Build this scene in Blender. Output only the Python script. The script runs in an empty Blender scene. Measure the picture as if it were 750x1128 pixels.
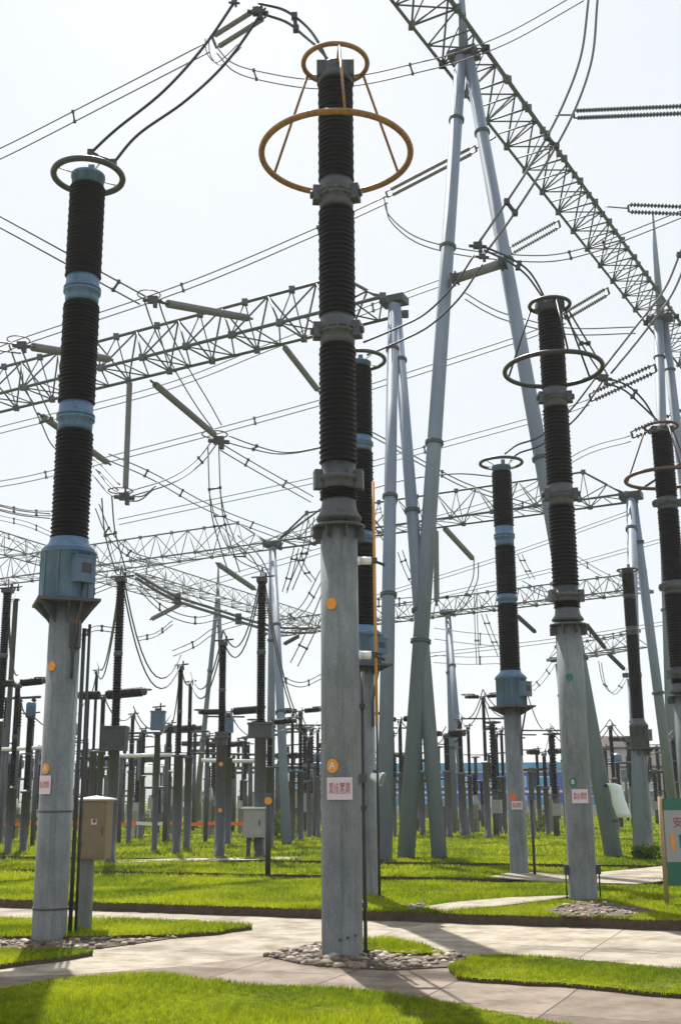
import bpy, math, random
import numpy as np
from mathutils import Vector, Matrix
random.seed(7); RNG = np.random.default_rng(7)
PI = math.pi
scene = bpy.context.scene
COL = scene.collection

# ------------------------------------------------------------------ camera
FPX, W0, H0 = 1250.0, 750.0, 1128.0
TH, RHO = math.radians(14.2), math.radians(-0.47)
CAM = Vector((0, 0, 1.6))
Fw = Vector((0, math.cos(TH), math.sin(TH)))
R0 = Vector((1, 0, 0)); U0 = Vector((0, -math.sin(TH), math.cos(TH)))
Rt = R0*math.cos(RHO) + U0*math.sin(RHO)
Up = -R0*math.sin(RHO) + U0*math.cos(RHO)
cd = bpy.data.cameras.new('camera'); cam = bpy.data.objects.new('camera', cd); COL.objects.link(cam)
cd.sensor_fit = 'HORIZONTAL'; cd.sensor_width = 36; cd.lens = FPX/W0*36
cd.clip_start = 0.1; cd.clip_end = 6000
M = Matrix.Identity(4)
for i in range(3):
    M[i][0] = Rt[i]; M[i][1] = Up[i]; M[i][2] = -Fw[i]; M[i][3] = CAM[i]
cam.matrix_world = M
scene.camera = cam

def ray(px, py): return Fw + Rt*((px-W0/2)/FPX) - Up*((py-H0/2)/FPX)
def at(px, py, Y):
    d = ray(px, py); return CAM + d*(Y/d.y)
def atz(px, py, z):
    d = ray(px, py); return CAM + d*((z-CAM.z)/d.z)
def proj(p):
    v = Vector(p)-CAM; w = v.dot(Fw)
    return (W0/2+FPX*v.dot(Rt)/w, H0/2-FPX*v.dot(Up)/w)
def zat(py, X, Y):
    z = 3.0
    for _ in range(6):
        px = proj((X, Y, z))[0]; z = at(px, py, Y).z
    return z
def zc(p): return (Vector(p)-CAM).dot(Fw)

# ------------------------------------------------------------------ materials
def mat(name, col, rough=0.6, metal=0.0, noise=0.0, nscale=6.0, bump=0.0, bscale=40, col2=None, spec=0.5, stretch=None):
    m = bpy.data.materials.new(name); m.use_nodes = True
    nt = m.node_tree; b = nt.nodes['Principled BSDF']
    b.inputs['Base Color'].default_value = (*col, 1); b.inputs['Roughness'].default_value = rough
    b.inputs['Metallic'].default_value = metal; b.inputs['Specular IOR Level'].default_value = spec
    if noise or bump:
        tc = nt.nodes.new('ShaderNodeTexCoord'); src = tc.outputs['Object']
        if stretch:
            mp = nt.nodes.new('ShaderNodeMapping'); mp.inputs['Scale'].default_value = stretch
            nt.links.new(src, mp.inputs[0]); src = mp.outputs[0]
    if noise:
        n = nt.nodes.new('ShaderNodeTexNoise'); n.inputs['Scale'].default_value = nscale; n.inputs['Detail'].default_value = 6
        n.inputs['Roughness'].default_value = 0.65
        nt.links.new(src, n.inputs['Vector'])
        r = nt.nodes.new('ShaderNodeValToRGB'); r.color_ramp.elements[0].position = 0.3; r.color_ramp.elements[1].position = 0.7
        c2 = col2 if col2 else tuple(max(0, c*(1-noise)) for c in col)
        c1 = col if col2 else tuple(min(1, c*(1+noise)) for c in col)
        r.color_ramp.elements[0].color = (*c2, 1); r.color_ramp.elements[1].color = (*c1, 1)
        nt.links.new(n.outputs['Fac'], r.inputs[0]); nt.links.new(r.outputs[0], b.inputs['Base Color'])
        rr = nt.nodes.new('ShaderNodeMapRange'); rr.inputs[3].default_value = max(0, rough-0.12); rr.inputs[4].default_value = min(1, rough+0.12)
        nt.links.new(n.outputs['Fac'], rr.inputs[0]); nt.links.new(rr.outputs[0], b.inputs['Roughness'])
    if bump:
        n2 = nt.nodes.new('ShaderNodeTexNoise'); n2.inputs['Scale'].default_value = bscale; n2.inputs['Detail'].default_value = 4
        nt.links.new(src, n2.inputs['Vector'])
        bp = nt.nodes.new('ShaderNodeBump'); bp.inputs['Strength'].default_value = bump; bp.inputs['Distance'].default_value = 0.02
        nt.links.new(n2.outputs['Fac'], bp.inputs['Height']); nt.links.new(bp.outputs[0], b.inputs['Normal'])
    return m

MT = {}
MT['pole'] = mat('galvanised_steel_pole', (0.118, 0.132, 0.140), 0.6, 0.0, 0.22, 3.0, 0.15, 60, stretch=(1, 1, 0.35))
def steel_mat(name, c1, c2, c3):
    m = bpy.data.materials.new(name); m.use_nodes = True; nt = m.node_tree; b = nt.nodes['Principled BSDF']; b.inputs['Roughness'].default_value = .55
    L = nt.links.new; tc = nt.nodes.new('ShaderNodeTexCoord')
    def noise(scale, st, det=6):
        mp = nt.nodes.new('ShaderNodeMapping'); mp.inputs['Scale'].default_value = st; L(tc.outputs['Object'], mp.inputs[0])
        n = nt.nodes.new('ShaderNodeTexNoise'); n.inputs['Scale'].default_value = scale; n.inputs['Detail'].default_value = det; n.inputs['Roughness'].default_value = .7; L(mp.outputs[0], n.inputs['Vector']); return n
    n1 = noise(3.2, (1, 1, .45)); n2 = noise(5, (3, 3, .12), 4); n3 = noise(45, (1, 1, 1), 2)
    r1 = nt.nodes.new('ShaderNodeValToRGB'); r1.color_ramp.elements[0].position = .36; r1.color_ramp.elements[1].position = .64
    r1.color_ramp.elements[0].color = (*c2, 1); r1.color_ramp.elements[1].color = (*c1, 1); L(n1.outputs[0], r1.inputs[0])
    r2 = nt.nodes.new('ShaderNodeValToRGB'); r2.color_ramp.elements[0].position = .52; r2.color_ramp.elements[1].position = .72
    r2.color_ramp.elements[0].color = (0, 0, 0, 1); r2.color_ramp.elements[1].color = (.8, .8, .8, 1); L(n2.outputs[0], r2.inputs[0])
    mx = nt.nodes.new('ShaderNodeMix'); mx.data_type = 'RGBA'; L(r2.outputs[0], mx.inputs[0]); L(r1.outputs[0], mx.inputs[6]); mx.inputs[7].default_value = (*c3, 1)
    r3 = nt.nodes.new('ShaderNodeValToRGB'); r3.color_ramp.elements[0].position = .35; r3.color_ramp.elements[1].position = .6
    r3.color_ramp.elements[0].color = (.86, .86, .86, 1); r3.color_ramp.elements[1].color = (1.05, 1.05, 1.05, 1); L(n3.outputs[0], r3.inputs[0])
    m2 = nt.nodes.new('ShaderNodeMix'); m2.data_type = 'RGBA'; m2.blend_type = 'MULTIPLY'; m2.inputs[0].default_value = 1; L(mx.outputs[2], m2.inputs[6]); L(r3.outputs[0], m2.inputs[7]); L(m2.outputs[2], b.inputs['Base Color'])
    rr = nt.nodes.new('ShaderNodeMapRange'); rr.inputs[3].default_value = .4; rr.inputs[4].default_value = .75; L(n1.outputs[0], rr.inputs[0]); L(rr.outputs[0], b.inputs['Roughness'])
    return m
MT['pole'] = steel_mat('galvanised_steel_pole', (0.20, 0.215, 0.225), (0.105, 0.12, 0.128), (0.078, 0.08, 0.078))
MT['poleblue'] = mat('galvanised_steel_tube', (0.17, 0.21, 0.28), 0.6, 0.0, 0.22, 1.5, stretch=(1, 1, 0.2))
MT['steel'] = mat('weathered_steel', (0.06, 0.064, 0.07), 0.6, 0.0, 0.25, 8)
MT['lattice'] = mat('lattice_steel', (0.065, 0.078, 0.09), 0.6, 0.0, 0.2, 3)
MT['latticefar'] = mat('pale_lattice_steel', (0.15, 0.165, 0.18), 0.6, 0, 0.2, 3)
MT['dark'] = mat('dark_iron', (0.045, 0.048, 0.055), 0.5, 0.3, 0.2, 8)
MT['porcelain'] = mat('brown_glazed_porcelain', (0.003, 0.0026, 0.0028), 0.5, 0, 0.3, 12, spec=0.14)
MT['composite'] = mat('grey_composite_insulator', (0.15, 0.15, 0.155), 0.6, 0, 0.15, 6)
MT['tank'] = mat('blue_grey_painted_tank', (0.075, 0.14, 0.22), 0.42, 0.0, 0.35, 4, stretch=(1.5, 1.5, .4))
MT['band'] = mat('blue_grey_cast_flange', (0.075, 0.15, 0.26), 0.42, 0.0, 0.35, 7, stretch=(1.5, 1.5, .5))
MT['cast'] = mat('grey_cast_metal', (0.065, 0.07, 0.08), 0.5, 0.1, 0.35, 10)
MT['yellow'] = mat('ochre_painted_ring', (0.25, 0.115, 0.018), 0.38, 0.0, 0.45, 14)
MT['greenring'] = mat('dark_green_painted_ring', (0.024, 0.026, 0.026), 0.4, 0.0, 0.15, 10)
MT['redring'] = mat('red_brown_painted_ring', (0.11, 0.04, 0.032), 0.45, 0.0, 0.15, 10)
MT['greyring'] = mat('grey_aluminium_ring', (0.05, 0.055, 0.06), 0.45, 0.1, 0.15, 10)
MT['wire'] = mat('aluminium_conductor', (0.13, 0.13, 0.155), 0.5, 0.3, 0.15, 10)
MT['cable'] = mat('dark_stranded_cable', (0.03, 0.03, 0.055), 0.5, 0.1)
MT['farwire'] = mat('overexposed_far_conductor', (0.27, 0.33, 0.36), 0.6, 0.0)  # far wires: paleness of overexposure put into the aluminium colour
MT['rod'] = mat('orange_yellow_rod', (0.55, 0.26, 0.04), 0.45, 0, 0.15, 8)
MT['white'] = mat('white_enamel', (0.72, 0.73, 0.74), 0.4)
MT['cabinet'] = mat('beige_cabinet_paint', (0.19, 0.145, 0.085), 0.5, 0.05, 0.12, 5)
MT['cabinetgrey'] = mat('grey_cabinet_paint', (0.27, 0.28, 0.26), 0.5, 0.05, 0.12, 5)
MT['roofwhite'] = mat('pale_cabinet_roof', (0.6, 0.62, 0.62), 0.4)
MT['stickO'] = mat('yellow_marker', (0.72, 0.27, 0.02), 0.5)
MT['stickR'] = mat('red_marker', (0.75, 0.12, 0.03), 0.5)
MT['stickG'] = mat('green_marker', (0.02, 0.14, 0.10), 0.5)
MT['sign'] = mat('pale_sign_plate', (0.62, 0.52, 0.57), 0.45, 0, 0.06, 20)
MT['red'] = mat('red_lettering', (0.30, 0.02, 0.045), 0.5)
MT['boardgreen'] = mat('green_board', (0.015, 0.12, 0.085), 0.5)
MT['boardwhite'] = mat('white_board', (0.30, 0.30, 0.32), 0.5, 0, 0.06, 12)
MT['wood'] = mat('raw_timber', (0.33, 0.24, 0.13), 0.75, 0, 0.25, 8, stretch=(6, 6, 0.6))
MT['bluewall'] = mat('blue_cladding', (0.010, 0.085, 0.55), 0.5, 0, 0.15, 0.6)
MT['cyan'] = mat('cyan_cladding', (0.06, 0.32, 0.65), 0.5, 0, 0.1, 0.6)
MT['glass'] = mat('window_glass', (0.05, 0.10, 0.14), 0.1, 0.0)
MT['pinkwall'] = mat('pale_pink_render', (0.50, 0.40, 0.42), 0.8, 0, 0.1, 1)
MT['concrete'] = mat('concrete', (0.40, 0.39, 0.36), 0.85, 0, 0.2, 3, 0.2, 40)
MT['soil'] = mat('bare_soil', (0.07, 0.05, 0.03), 0.95, 0, 0.4, 12, 0.5, 30)
MT['orange'] = mat('orange_tape', (0.85, 0.16, 0.04), 0.5)
MT['bark'] = mat('shrub_stem', (0.12, 0.09, 0.06), 0.9)
MT['hill'] = mat('wooded_hill', (0.05, 0.08, 0.05), 0.95, 0, 0.3, 0.02)
MT['plastic'] = mat('white_plastic_sheet', (0.72, 0.77, 0.77), 0.3, 0, 0.06, 8)

def grass_mat(name, c1, c2, trans=0.35, dry=(0.17, 0.13, 0.035)):
    m = bpy.data.materials.new(name); m.use_nodes = True; nt = m.node_tree; nt.nodes.clear()
    out = nt.nodes.new('ShaderNodeOutputMaterial')
    d = nt.nodes.new('ShaderNodeBsdfDiffuse'); t = nt.nodes.new('ShaderNodeBsdfTranslucent')
    mx = nt.nodes.new('ShaderNodeMixShader'); mx.inputs[0].default_value = trans
    g = nt.nodes.new('ShaderNodeNewGeometry')
    n1 = nt.nodes.new('ShaderNodeTexNoise'); n1.inputs['Scale'].default_value = 0.55; n1.inputs['Detail'].default_value = 5
    n2 = nt.nodes.new('ShaderNodeTexNoise'); n2.inputs['Scale'].default_value = 14; n2.inputs['Detail'].default_value = 3
    nt.links.new(g.outputs['Position'], n1.inputs['Vector']); nt.links.new(g.outputs['Position'], n2.inputs['Vector'])
    a = nt.nodes.new('ShaderNodeMath'); a.operation = 'ADD'; nt.links.new(n1.outputs[0], a.inputs[0])
    b = nt.nodes.new('ShaderNodeMath'); b.operation = 'MULTIPLY'; b.inputs[1].default_value = 0.7
    nt.links.new(n2.outputs[0], b.inputs[0]); nt.links.new(b.outputs[0], a.inputs[1])
    r = nt.nodes.new('ShaderNodeValToRGB'); r.color_ramp.elements[0].position = 0.70; r.color_ramp.elements[1].position = 1.0
    r.color_ramp.elements[0].color = (*c2, 1); r.color_ramp.elements[1].color = (*c1, 1)  # broad dark green patches: uneven turf, plus shadow bands put into the colour
    nt.links.new(a.outputs[0], r.inputs[0])
    n3 = nt.nodes.new('ShaderNodeTexNoise'); n3.inputs['Scale'].default_value = 2.3; n3.inputs['Detail'].default_value = 7; n3.inputs['Roughness'].default_value = .75
    mp = nt.nodes.new('ShaderNodeMapping'); mp.inputs['Scale'].default_value = (.6, 1.5, 1); mp.inputs['Rotation'].default_value = (0, 0, .4); mp.inputs['Location'].default_value = (7, 3, 0)
    nt.links.new(g.outputs['Position'], mp.inputs[0]); nt.links.new(mp.outputs[0], n3.inputs['Vector'])
    q = nt.nodes.new('ShaderNodeValToRGB'); q.color_ramp.elements[0].position = .56; q.color_ramp.elements[1].position = .70
    q.color_ramp.elements[0].color = (0, 0, 0, 1); q.color_ramp.elements[1].color = (.75, .75, .75, 1); nt.links.new(n3.outputs[0], q.inputs[0])
    dm = nt.nodes.new('ShaderNodeMix'); dm.data_type = 'RGBA'; nt.links.new(q.outputs[0], dm.inputs[0]); nt.links.new(r.outputs[0], dm.inputs[6]); dm.inputs[7].default_value = (*dry, 1)
    nt.links.new(dm.outputs[2], d.inputs[0]); nt.links.new(dm.outputs[2], t.inputs[0])
    nt.links.new(d.outputs[0], mx.inputs[1]); nt.links.new(t.outputs[0], mx.inputs[2]); nt.links.new(mx.outputs[0], out.inputs[0])
    return m
MT['lawn'] = grass_mat('lawn_turf', (0.15, 0.17, 0.018), (0.055, 0.07, 0.014), 0.0, (0.08, 0.055, 0.03))
MT['blade'] = grass_mat('grass_blade', (0.38, 0.43, 0.014), (0.12, 0.19, 0.010), 0.5, (0.30, 0.25, 0.03))
MT['leaf'] = grass_mat('shrub_leaf', (0.14, 0.20, 0.03), (0.05, 0.09, 0.012), 0.35)

def paving_mat(name, c1, c2, ang, bw, bh, cm):
    m = bpy.data.materials.new(name); m.use_nodes = True; nt = m.node_tree; b = nt.nodes['Principled BSDF']
    b.inputs['Roughness'].default_value = 0.85
    g = nt.nodes.new('ShaderNodeNewGeometry'); mp = nt.nodes.new('ShaderNodeMapping'); mp.inputs['Rotation'].default_value = (0, 0, ang)
    nt.links.new(g.outputs['Position'], mp.inputs[0])
    br = nt.nodes.new('ShaderNodeTexBrick'); br.offset = 0.0
    wn = nt.nodes.new('ShaderNodeTexNoise'); wn.inputs['Scale'].default_value = 1.6; nt.links.new(g.outputs['Position'], wn.inputs['Vector'])
    wa = nt.nodes.new('ShaderNodeMix'); wa.data_type = 'RGBA'; wa.blend_type = 'ADD'; wa.inputs[0].default_value = .05; nt.links.new(mp.outputs[0], wa.inputs[6]); nt.links.new(wn.outputs['Color'], wa.inputs[7])
    br.inputs['Scale'].default_value = 1; br.inputs['Brick Width'].default_value = bw; br.inputs['Row Height'].default_value = bh
    br.inputs['Mortar Size'].default_value = 0.012; br.inputs['Mortar Smooth'].default_value = 0.3
    br.inputs['Color1'].default_value = (*c1, 1); br.inputs['Color2'].default_value = (*c2, 1); br.inputs['Mortar'].default_value = (*cm, 1)
    nt.links.new(wa.outputs[2], br.inputs['Vector'])
    n = nt.nodes.new('ShaderNodeTexNoise'); n.inputs['Scale'].default_value = 2.2; n.inputs['Detail'].default_value = 8; n.inputs['Roughness'].default_value = 0.7
    nt.links.new(g.outputs['Position'], n.inputs['Vector'])
    r = nt.nodes.new('ShaderNodeValToRGB'); r.color_ramp.elements[0].position = 0.36; r.color_ramp.elements[1].position = 0.58
    r.color_ramp.elements[0].color = (0.50, 0.43, 0.35, 1); r.color_ramp.elements[1].color = (1, 1, 1, 1)
    nt.links.new(n.outputs[0], r.inputs[0])
    mx = nt.nodes.new('ShaderNodeMix'); mx.data_type = 'RGBA'; mx.blend_type = 'MULTIPLY'; mx.inputs[0].default_value = 1
    nt.links.new(br.outputs[0], mx.inputs[6]); nt.links.new(r.outputs[0], mx.inputs[7]); nt.links.new(mx.outputs[2], b.inputs['Base Color'])
    n2 = nt.nodes.new('ShaderNodeTexNoise'); n2.inputs['Scale'].default_value = 60; nt.links.new(g.outputs['Position'], n2.inputs['Vector'])
    bp = nt.nodes.new('ShaderNodeBump'); bp.inputs['Strength'].default_value = 0.3; bp.inputs['Distance'].default_value = 0.01
    nt.links.new(n2.outputs[0], bp.inputs['Height']); nt.links.new(bp.outputs[0], b.inputs['Normal'])
    return m
GANG = math.radians(-23)
MT['paving'] = paving_mat('pale_concrete_paving', (0.33, 0.29, 0.225), (0.29, 0.255, 0.20), -GANG, 2.6, 2.2, (0.12, 0.10, 0.07))
MT['pavers'] = paving_mat('brownish_paving_slabs', (0.10, 0.066, 0.043), (0.22, 0.175, 0.135), -GANG, 1.1, 1.3, (0.04, 0.03, 0.02))

def pebble_mat():
    m = bpy.data.materials.new('river_pebbles'); m.use_nodes = True; nt = m.node_tree; b = nt.nodes['Principled BSDF']
    b.inputs['Roughness'].default_value = 0.7
    g = nt.nodes.new('ShaderNodeNewGeometry'); r = nt.nodes.new('ShaderNodeValToRGB')
    cr = r.color_ramp; cr.interpolation = 'CONSTANT'
    cols = [(0.13, 0.09, 0.055), (0.21, 0.16, 0.11), (0.07, 0.048, 0.034), (0.34, 0.29, 0.23), (0.15, 0.085, 0.05), (0.05, 0.042, 0.036), (0.17, 0.115, 0.075)]
    cr.elements[0].color = (*cols[0], 1); cr.elements[1].position = 0.14; cr.elements[1].color = (*cols[1], 1)
    for i, c in enumerate(cols[2:]):
        e = cr.elements.new(0.28+0.14*i); e.color = (*c, 1)
    nt.links.new(g.outputs['Random Per Island'], r.inputs[0]); nt.links.new(r.outputs[0], b.inputs['Base Color'])
    return m
MT['pebble'] = pebble_mat()

# ------------------------------------------------------------------ mesh builder
class MB:
    def __init__(s): s.v = []; s.f = []; s.sm = []
    def add(s, vs, fs, smooth=False):
        o = len(s.v); s.v += [tuple(v) for v in vs]; s.f += [tuple(i+o for i in f) for f in fs]; s.sm += [smooth]*len(fs); return s
    def box(s, c, d, ax=None):
        c = Vector(c); hx, hy, hz = d[0]/2, d[1]/2, d[2]/2
        X, Yv, Z = (Vector((1,0,0)), Vector((0,1,0)), Vector((0,0,1))) if ax is None else ax
        vs = [c+X*(sx*hx)+Yv*(sy*hy)+Z*(sz*hz) for sx in (-1,1) for sy in (-1,1) for sz in (-1,1)]
        return s.add(vs, [(0,1,3,2),(4,6,7,5),(0,4,5,1),(2,3,7,6),(0,2,6,4),(1,5,7,3)])
    def rings(s, cs, frames, prof, n, cap=True):
        # cs centers, frames (a,b) per ring, prof radii per ring
        vs = []
        for c, (a, b), r in zip(cs, frames, prof):
            for k in range(n):
                t = 2*PI*k/n; vs.append(c + a*(r*math.cos(t)) + b*(r*math.sin(t)))
        fs = []
        for i in range(len(cs)-1):
            for k in range(n):
                k2 = (k+1) % n; fs.append((i*n+k, i*n+k2, (i+1)*n+k2, (i+1)*n+k))
        s.add(vs, fs, True)
        if cap:
            o = len(s.v)-len(vs)
            s.f.append(tuple(o+k for k in reversed(range(n)))); s.f.append(tuple(o+(len(cs)-1)*n+k for k in range(n))); s.sm += [False, False]
        return s
    def tube(s, pts, r, n=8, cap=True):
        P = [Vector(p) for p in pts]
        rr = r if isinstance(r, (list, tuple)) else [r]*len(P)
        fr = []; prev = None
        for i, p in enumerate(P):
            d = (P[min(i+1, len(P)-1)]-P[max(i-1, 0)])
            d = d.normalized() if d.length > 1e-9 else Vector((0,0,1))
            if prev is None:
                u = Vector((0,0,1)) if abs(d.z) < 0.9 else Vector((1,0,0))
                a = d.cross(u).normalized()
            else:
                a = (prev - d*prev.dot(d)).normalized()
            prev = a; fr.append((a, d.cross(a)))
        return s.rings(P, fr, rr, n, cap)
    def lathe(s, base, prof, n=24, axis=None):
        # prof: list of (r, h) along axis from base
        ax = Vector((0,0,1)) if axis is None else Vector(axis).normalized()
        u = Vector((1,0,0)) if abs(ax.x) < 0.9 else Vector((0,1,0))
        a = ax.cross(u).normalized(); b = ax.cross(a)
        base = Vector(base)
        return s.rings([base+ax*h for r, h in prof], [(a, b)]*len(prof), [r for r, h in prof], n)
    def torus(s, c, R, r, n=48, m=10, sq=1.0):
        c = Vector(c); vs = []; fs = []
        for i in range(n):
            t = 2*PI*i/n; d = Vector((math.cos(t), math.sin(t), 0))
            for j in range(m):
                q = 2*PI*j/m; vs.append(c + d*(R+r*math.cos(q)) + Vector((0,0,r*math.sin(q))))
        for i in range(n):
            for j in range(m):
                fs.append((i*m+j, ((i+1)%n)*m+j, ((i+1)%n)*m+(j+1)%m, i*m+(j+1)%m))
        return s.add(vs, fs, True)
    def prism(s, poly, z0, z1):
        n = len(poly); vs = [(p[0], p[1], z0) for p in poly]+[(p[0], p[1], z1) for p in poly]
        fs = [tuple(range(n, 2*n)), tuple(reversed(range(n)))]+[(i, (i+1)%n, (i+1)%n+n, i+n) for i in range(n)]
        return s.add(vs, fs)
    def build(s, name, m, parent=None, m2=None, f2=None):
        me = bpy.data.meshes.new(name)
        off = parent.matrix_basis.translation.copy() if parent is not None and parent.type == 'EMPTY' else None
        if parent is not None and parent.type != 'EMPTY':
            off = parent.get('_off'); off = Vector(off) if off is not None else None
        vs = s.v if off is None else [(v[0]-off.x, v[1]-off.y, v[2]-off.z) for v in s.v]
        me.from_pydata(vs, [], s.f); me.polygons.foreach_set('use_smooth', s.sm); me.update()
        me.materials.append(MT[m] if isinstance(m, str) else m)
        if m2:
            me.materials.append(MT[m2])
            for i in f2: me.polygons[i].material_index = 1
        o = bpy.data.objects.new(name, me); COL.objects.link(o)
        if parent is not None: o.parent = parent
        if off is not None: OFFS[o.name] = off; o['_off'] = list(off)
        return o
OFFS = {}
def tag(o, label=None, cat=None, group=None, kind=None):
    if label: o['label'] = label
    if cat: o['category'] = cat
    if group: o['group'] = group
    if kind: o['kind'] = kind
    return o
def thing(name, loc, label, cat, group=None):
    o = bpy.data.objects.new(name, None); COL.objects.link(o); o.location = loc; o.empty_display_size = 0.2
    return tag(o, label, cat, group)

def shed_prof(h0, h1, r, pitch, rin=0.91):
    n = max(2, int(round((h1-h0)/pitch))); p = (h1-h0)/n; out = []
    for i in range(n):
        z = h0+i*p; k = 1.0 if i % 2 == 0 else 0.975
        out += [(r*rin, z), (r*rin, z+0.22*p), (r*k, z+0.36*p), (r*k, z+0.46*p), (r*rin, z+0.86*p)]
    out.append((r*rin, h1)); return out

# ------------------------------------------------------------------ world / sun
SAZ = Vector((-0.19, 0.98)); SEL = math.radians(54)
w = bpy.data.worlds.new('World'); scene.world = w; w.use_nodes = True
nt = w.node_tree; bg = nt.nodes['Background']
sky = nt.nodes.new('ShaderNodeTexSky'); sky.sky_type = 'NISHITA'; sky.sun_disc = False
sky.sun_elevation = SEL; sky.sun_rotation = math.atan2(SAZ.x, SAZ.y)
sky.air_density = 1.0; sky.dust_density = 2.0; sky.ozone_density = 1.0
# thin bright cloud veil over the whole sky
tc = nt.nodes.new('ShaderNodeTexCoord'); nz = nt.nodes.new('ShaderNodeTexNoise'); nz.inputs['Scale'].default_value = 1.3; nz.inputs['Detail'].default_value = 4
nt.links.new(tc.outputs['Generated'], nz.inputs['Vector'])
vr = nt.nodes.new('ShaderNodeValToRGB'); vr.color_ramp.elements[0].position = .3; vr.color_ramp.elements[1].position = .7
vr.color_ramp.elements[0].color = (.80, .86, .915, 1); vr.color_ramp.elements[1].color = (.88, .92, .95, 1)
nt.links.new(nz.outputs[0], vr.inputs[0])
sc_ = nt.nodes.new('ShaderNodeVectorMath'); sc_.operation = 'SCALE'; sc_.inputs['Scale'].default_value = 4.4
nt.links.new(vr.outputs[0], sc_.inputs[0])
mxs = nt.nodes.new('ShaderNodeMix'); mxs.data_type = 'RGBA'; mxs.inputs[0].default_value = 0.93
nt.links.new(sky.outputs[0], mxs.inputs[6]); nt.links.new(sc_.outputs[0], mxs.inputs[7])
nt.links.new(mxs.outputs[2], bg.inputs[0]); bg.inputs[1].default_value = 0.13
sl = bpy.data.lights.new('sun', 'SUN'); so = bpy.data.objects.new('sun', sl); COL.objects.link(so)
sl.energy = 5.0; sl.angle = math.radians(0.6); sl.color = (1, 0.95, 0.87)
sd = Vector((SAZ.x*math.cos(SEL), SAZ.y*math.cos(SEL), math.sin(SEL))).normalized()
so.rotation_euler = sd.to_track_quat('Z', 'Y').to_euler(); so.location = (0, 0, 40)
scene.view_settings.view_transform = 'Standard'; scene.view_settings.look = 'None'
scene.view_settings.exposure = 0.75; scene.view_settings.gamma = 1

# ------------------------------------------------------------------ ground
def gp(px, py, z=0.0):
    p = atz(px, py, z); return (p.x, p.y)
SL = -0.42
def strip(c0, c1, x0, x1, wob=0.0):
    n = 12; a = []; b = []
    for i in range(n+1):
        x = x0+(x1-x0)*i/n
        a.append((x, c0+SL*x+random.uniform(-wob, wob))); b.append((x, c1+SL*x+random.uniform(-wob, wob)))
    return a+b[::-1]
g = MB(); g.add([(-2390,-90,0),(2390,-90,0),(2390,4000,0),(-2390,4000,0)], [(0,1,2,3)])
tag(g.build('ground', 'lawn'), kind='structure')
g = MB(); g.add([(p[0], p[1], 0.004) for p in [(-12, 3), (16, 3), (16, 16.9-0.42*16), (-12, 16.9+0.42*12)]], [(0,1,2,3)])
tag(g.build('path', 'paving'), kind='structure')
LOWPATH = [gp(-80,1100), gp(0,1078), gp(100,1074), gp(200,1066), gp(260,1058), gp(330,1050), gp(400,1050), gp(520,1072), gp(650,1084), gp(760,1093), gp(860,1104), gp(900,1180), gp(-80,1180)]
g = MB(); g.add([(p[0], p[1], 0.009) for p in LOWPATH], [tuple(range(len(LOWPATH)))[::-1]])
tag(g.build('path_slabs', 'pavers'), kind='structure')

LAWNS = []
def subdiv(poly, step, wob):
    out = []
    for i in range(len(poly)):
        a = Vector(poly[i]); b = Vector(poly[(i+1) % len(poly)]); n = max(1, min(220, int((b-a).length/step)))
        for k in range(n):
            p = a.lerp(b, k/n); out.append((p.x+random.uniform(-wob, wob), p.y+random.uniform(-wob, wob)))
    return out
def lawn(name, poly, top, wob=0.045, step=0.22):
    poly = subdiv(poly, step, wob)
    b = MB(); b.prism(poly, 0.001, top)
    o = b.build(name, 'lawn', m2='soil', f2=list(range(2, 2+len(poly))))
    tag(o, kind='structure'); LAWNS.append((poly, top)); return o
lawn('front_lawn', [gp(x, y, .06) for x, y in [(-90,1104),(0,1090),(50,1081),(100,1076),(165,1073),(200,1076),(280,1086),(375,1089),(480,1103),(560,1118),(630,1132),(690,1230),(-90,1230)]], .06, .02)
lawn('lawn_strip', [gp(x, y, .05) for x, y in [(-90,1012),(0,1012),(100,1013),(200,1015),(275,1021),(240,1026),(190,1030),(120,1031),(0,1032),(-90,1032)]], .05)
lawn('lawn_patch', [gp(x, y, .05) for x, y in [(-90,1046),(0,1046),(60,1047),(105,1049),(60,1056),(0,1063),(-90,1070)]], .05)
lawn('right_lawn_strip', [gp(x, y, .07) for x, y in [(492,1064),(520,1051),(560,1050),(650,1056),(750,1065),(850,1076),(850,1106),(750,1092),(640,1082),(505,1073)]], .045)
lawn('small_lawn_patch', [gp(x, y, .05) for x, y in [(400,1036),(430,1034),(465,1041),(488,1050),(440,1050),(400,1046)]], .05, .01)
LT = 0.13
lawn('middle_lawn', strip(16.35, 22.3, -16, 22), LT, .05)
lawn('second_lawn', strip(23.5, 27.2, -22, 26), LT, .05)
lawn('third_lawn', strip(28.9, 45.5, -34, 36), LT, .05)
lawn('far_lawn', strip(47.0, 92, -60, 70), LT, .05)
for nm, c0, c1 in (('drain_gap', 22.3, 23.5), ('drain_gap_far', 27.2, 28.9)):
    b = MB(); b.prism(strip(c0+.02, c1-.02, -24, 28), 0.001, 0.02); tag(b.build(nm, 'soil'), kind='structure')
b = MB(); b.prism(strip(45.55, 46.95, -36, 36), 0.001, 0.06); tag(b.build('far_path', 'concrete'), kind='structure')
def slab(name, pts, z0, z1):
    b = MB(); b.prism([gp(x, y, z1) for x, y in pts][::-1], z0, z1); return tag(b.build(name, 'paving'), kind='structure')
slab('crossing_path', [(462,1000),(500,994),(560,989),(640,986),(600,992),(560,997),(490,1004)], .132, .15)
slab('crossing_path_far', [(538,966),(565,961),(640,963),(705,957),(770,950),(770,966),(700,974),(600,971)], .132, .15)
slab('crossing_path_left', [(120,948),(200,946),(330,944),(330,946.5),(200,949),(120,951)], .132, .145)

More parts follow.
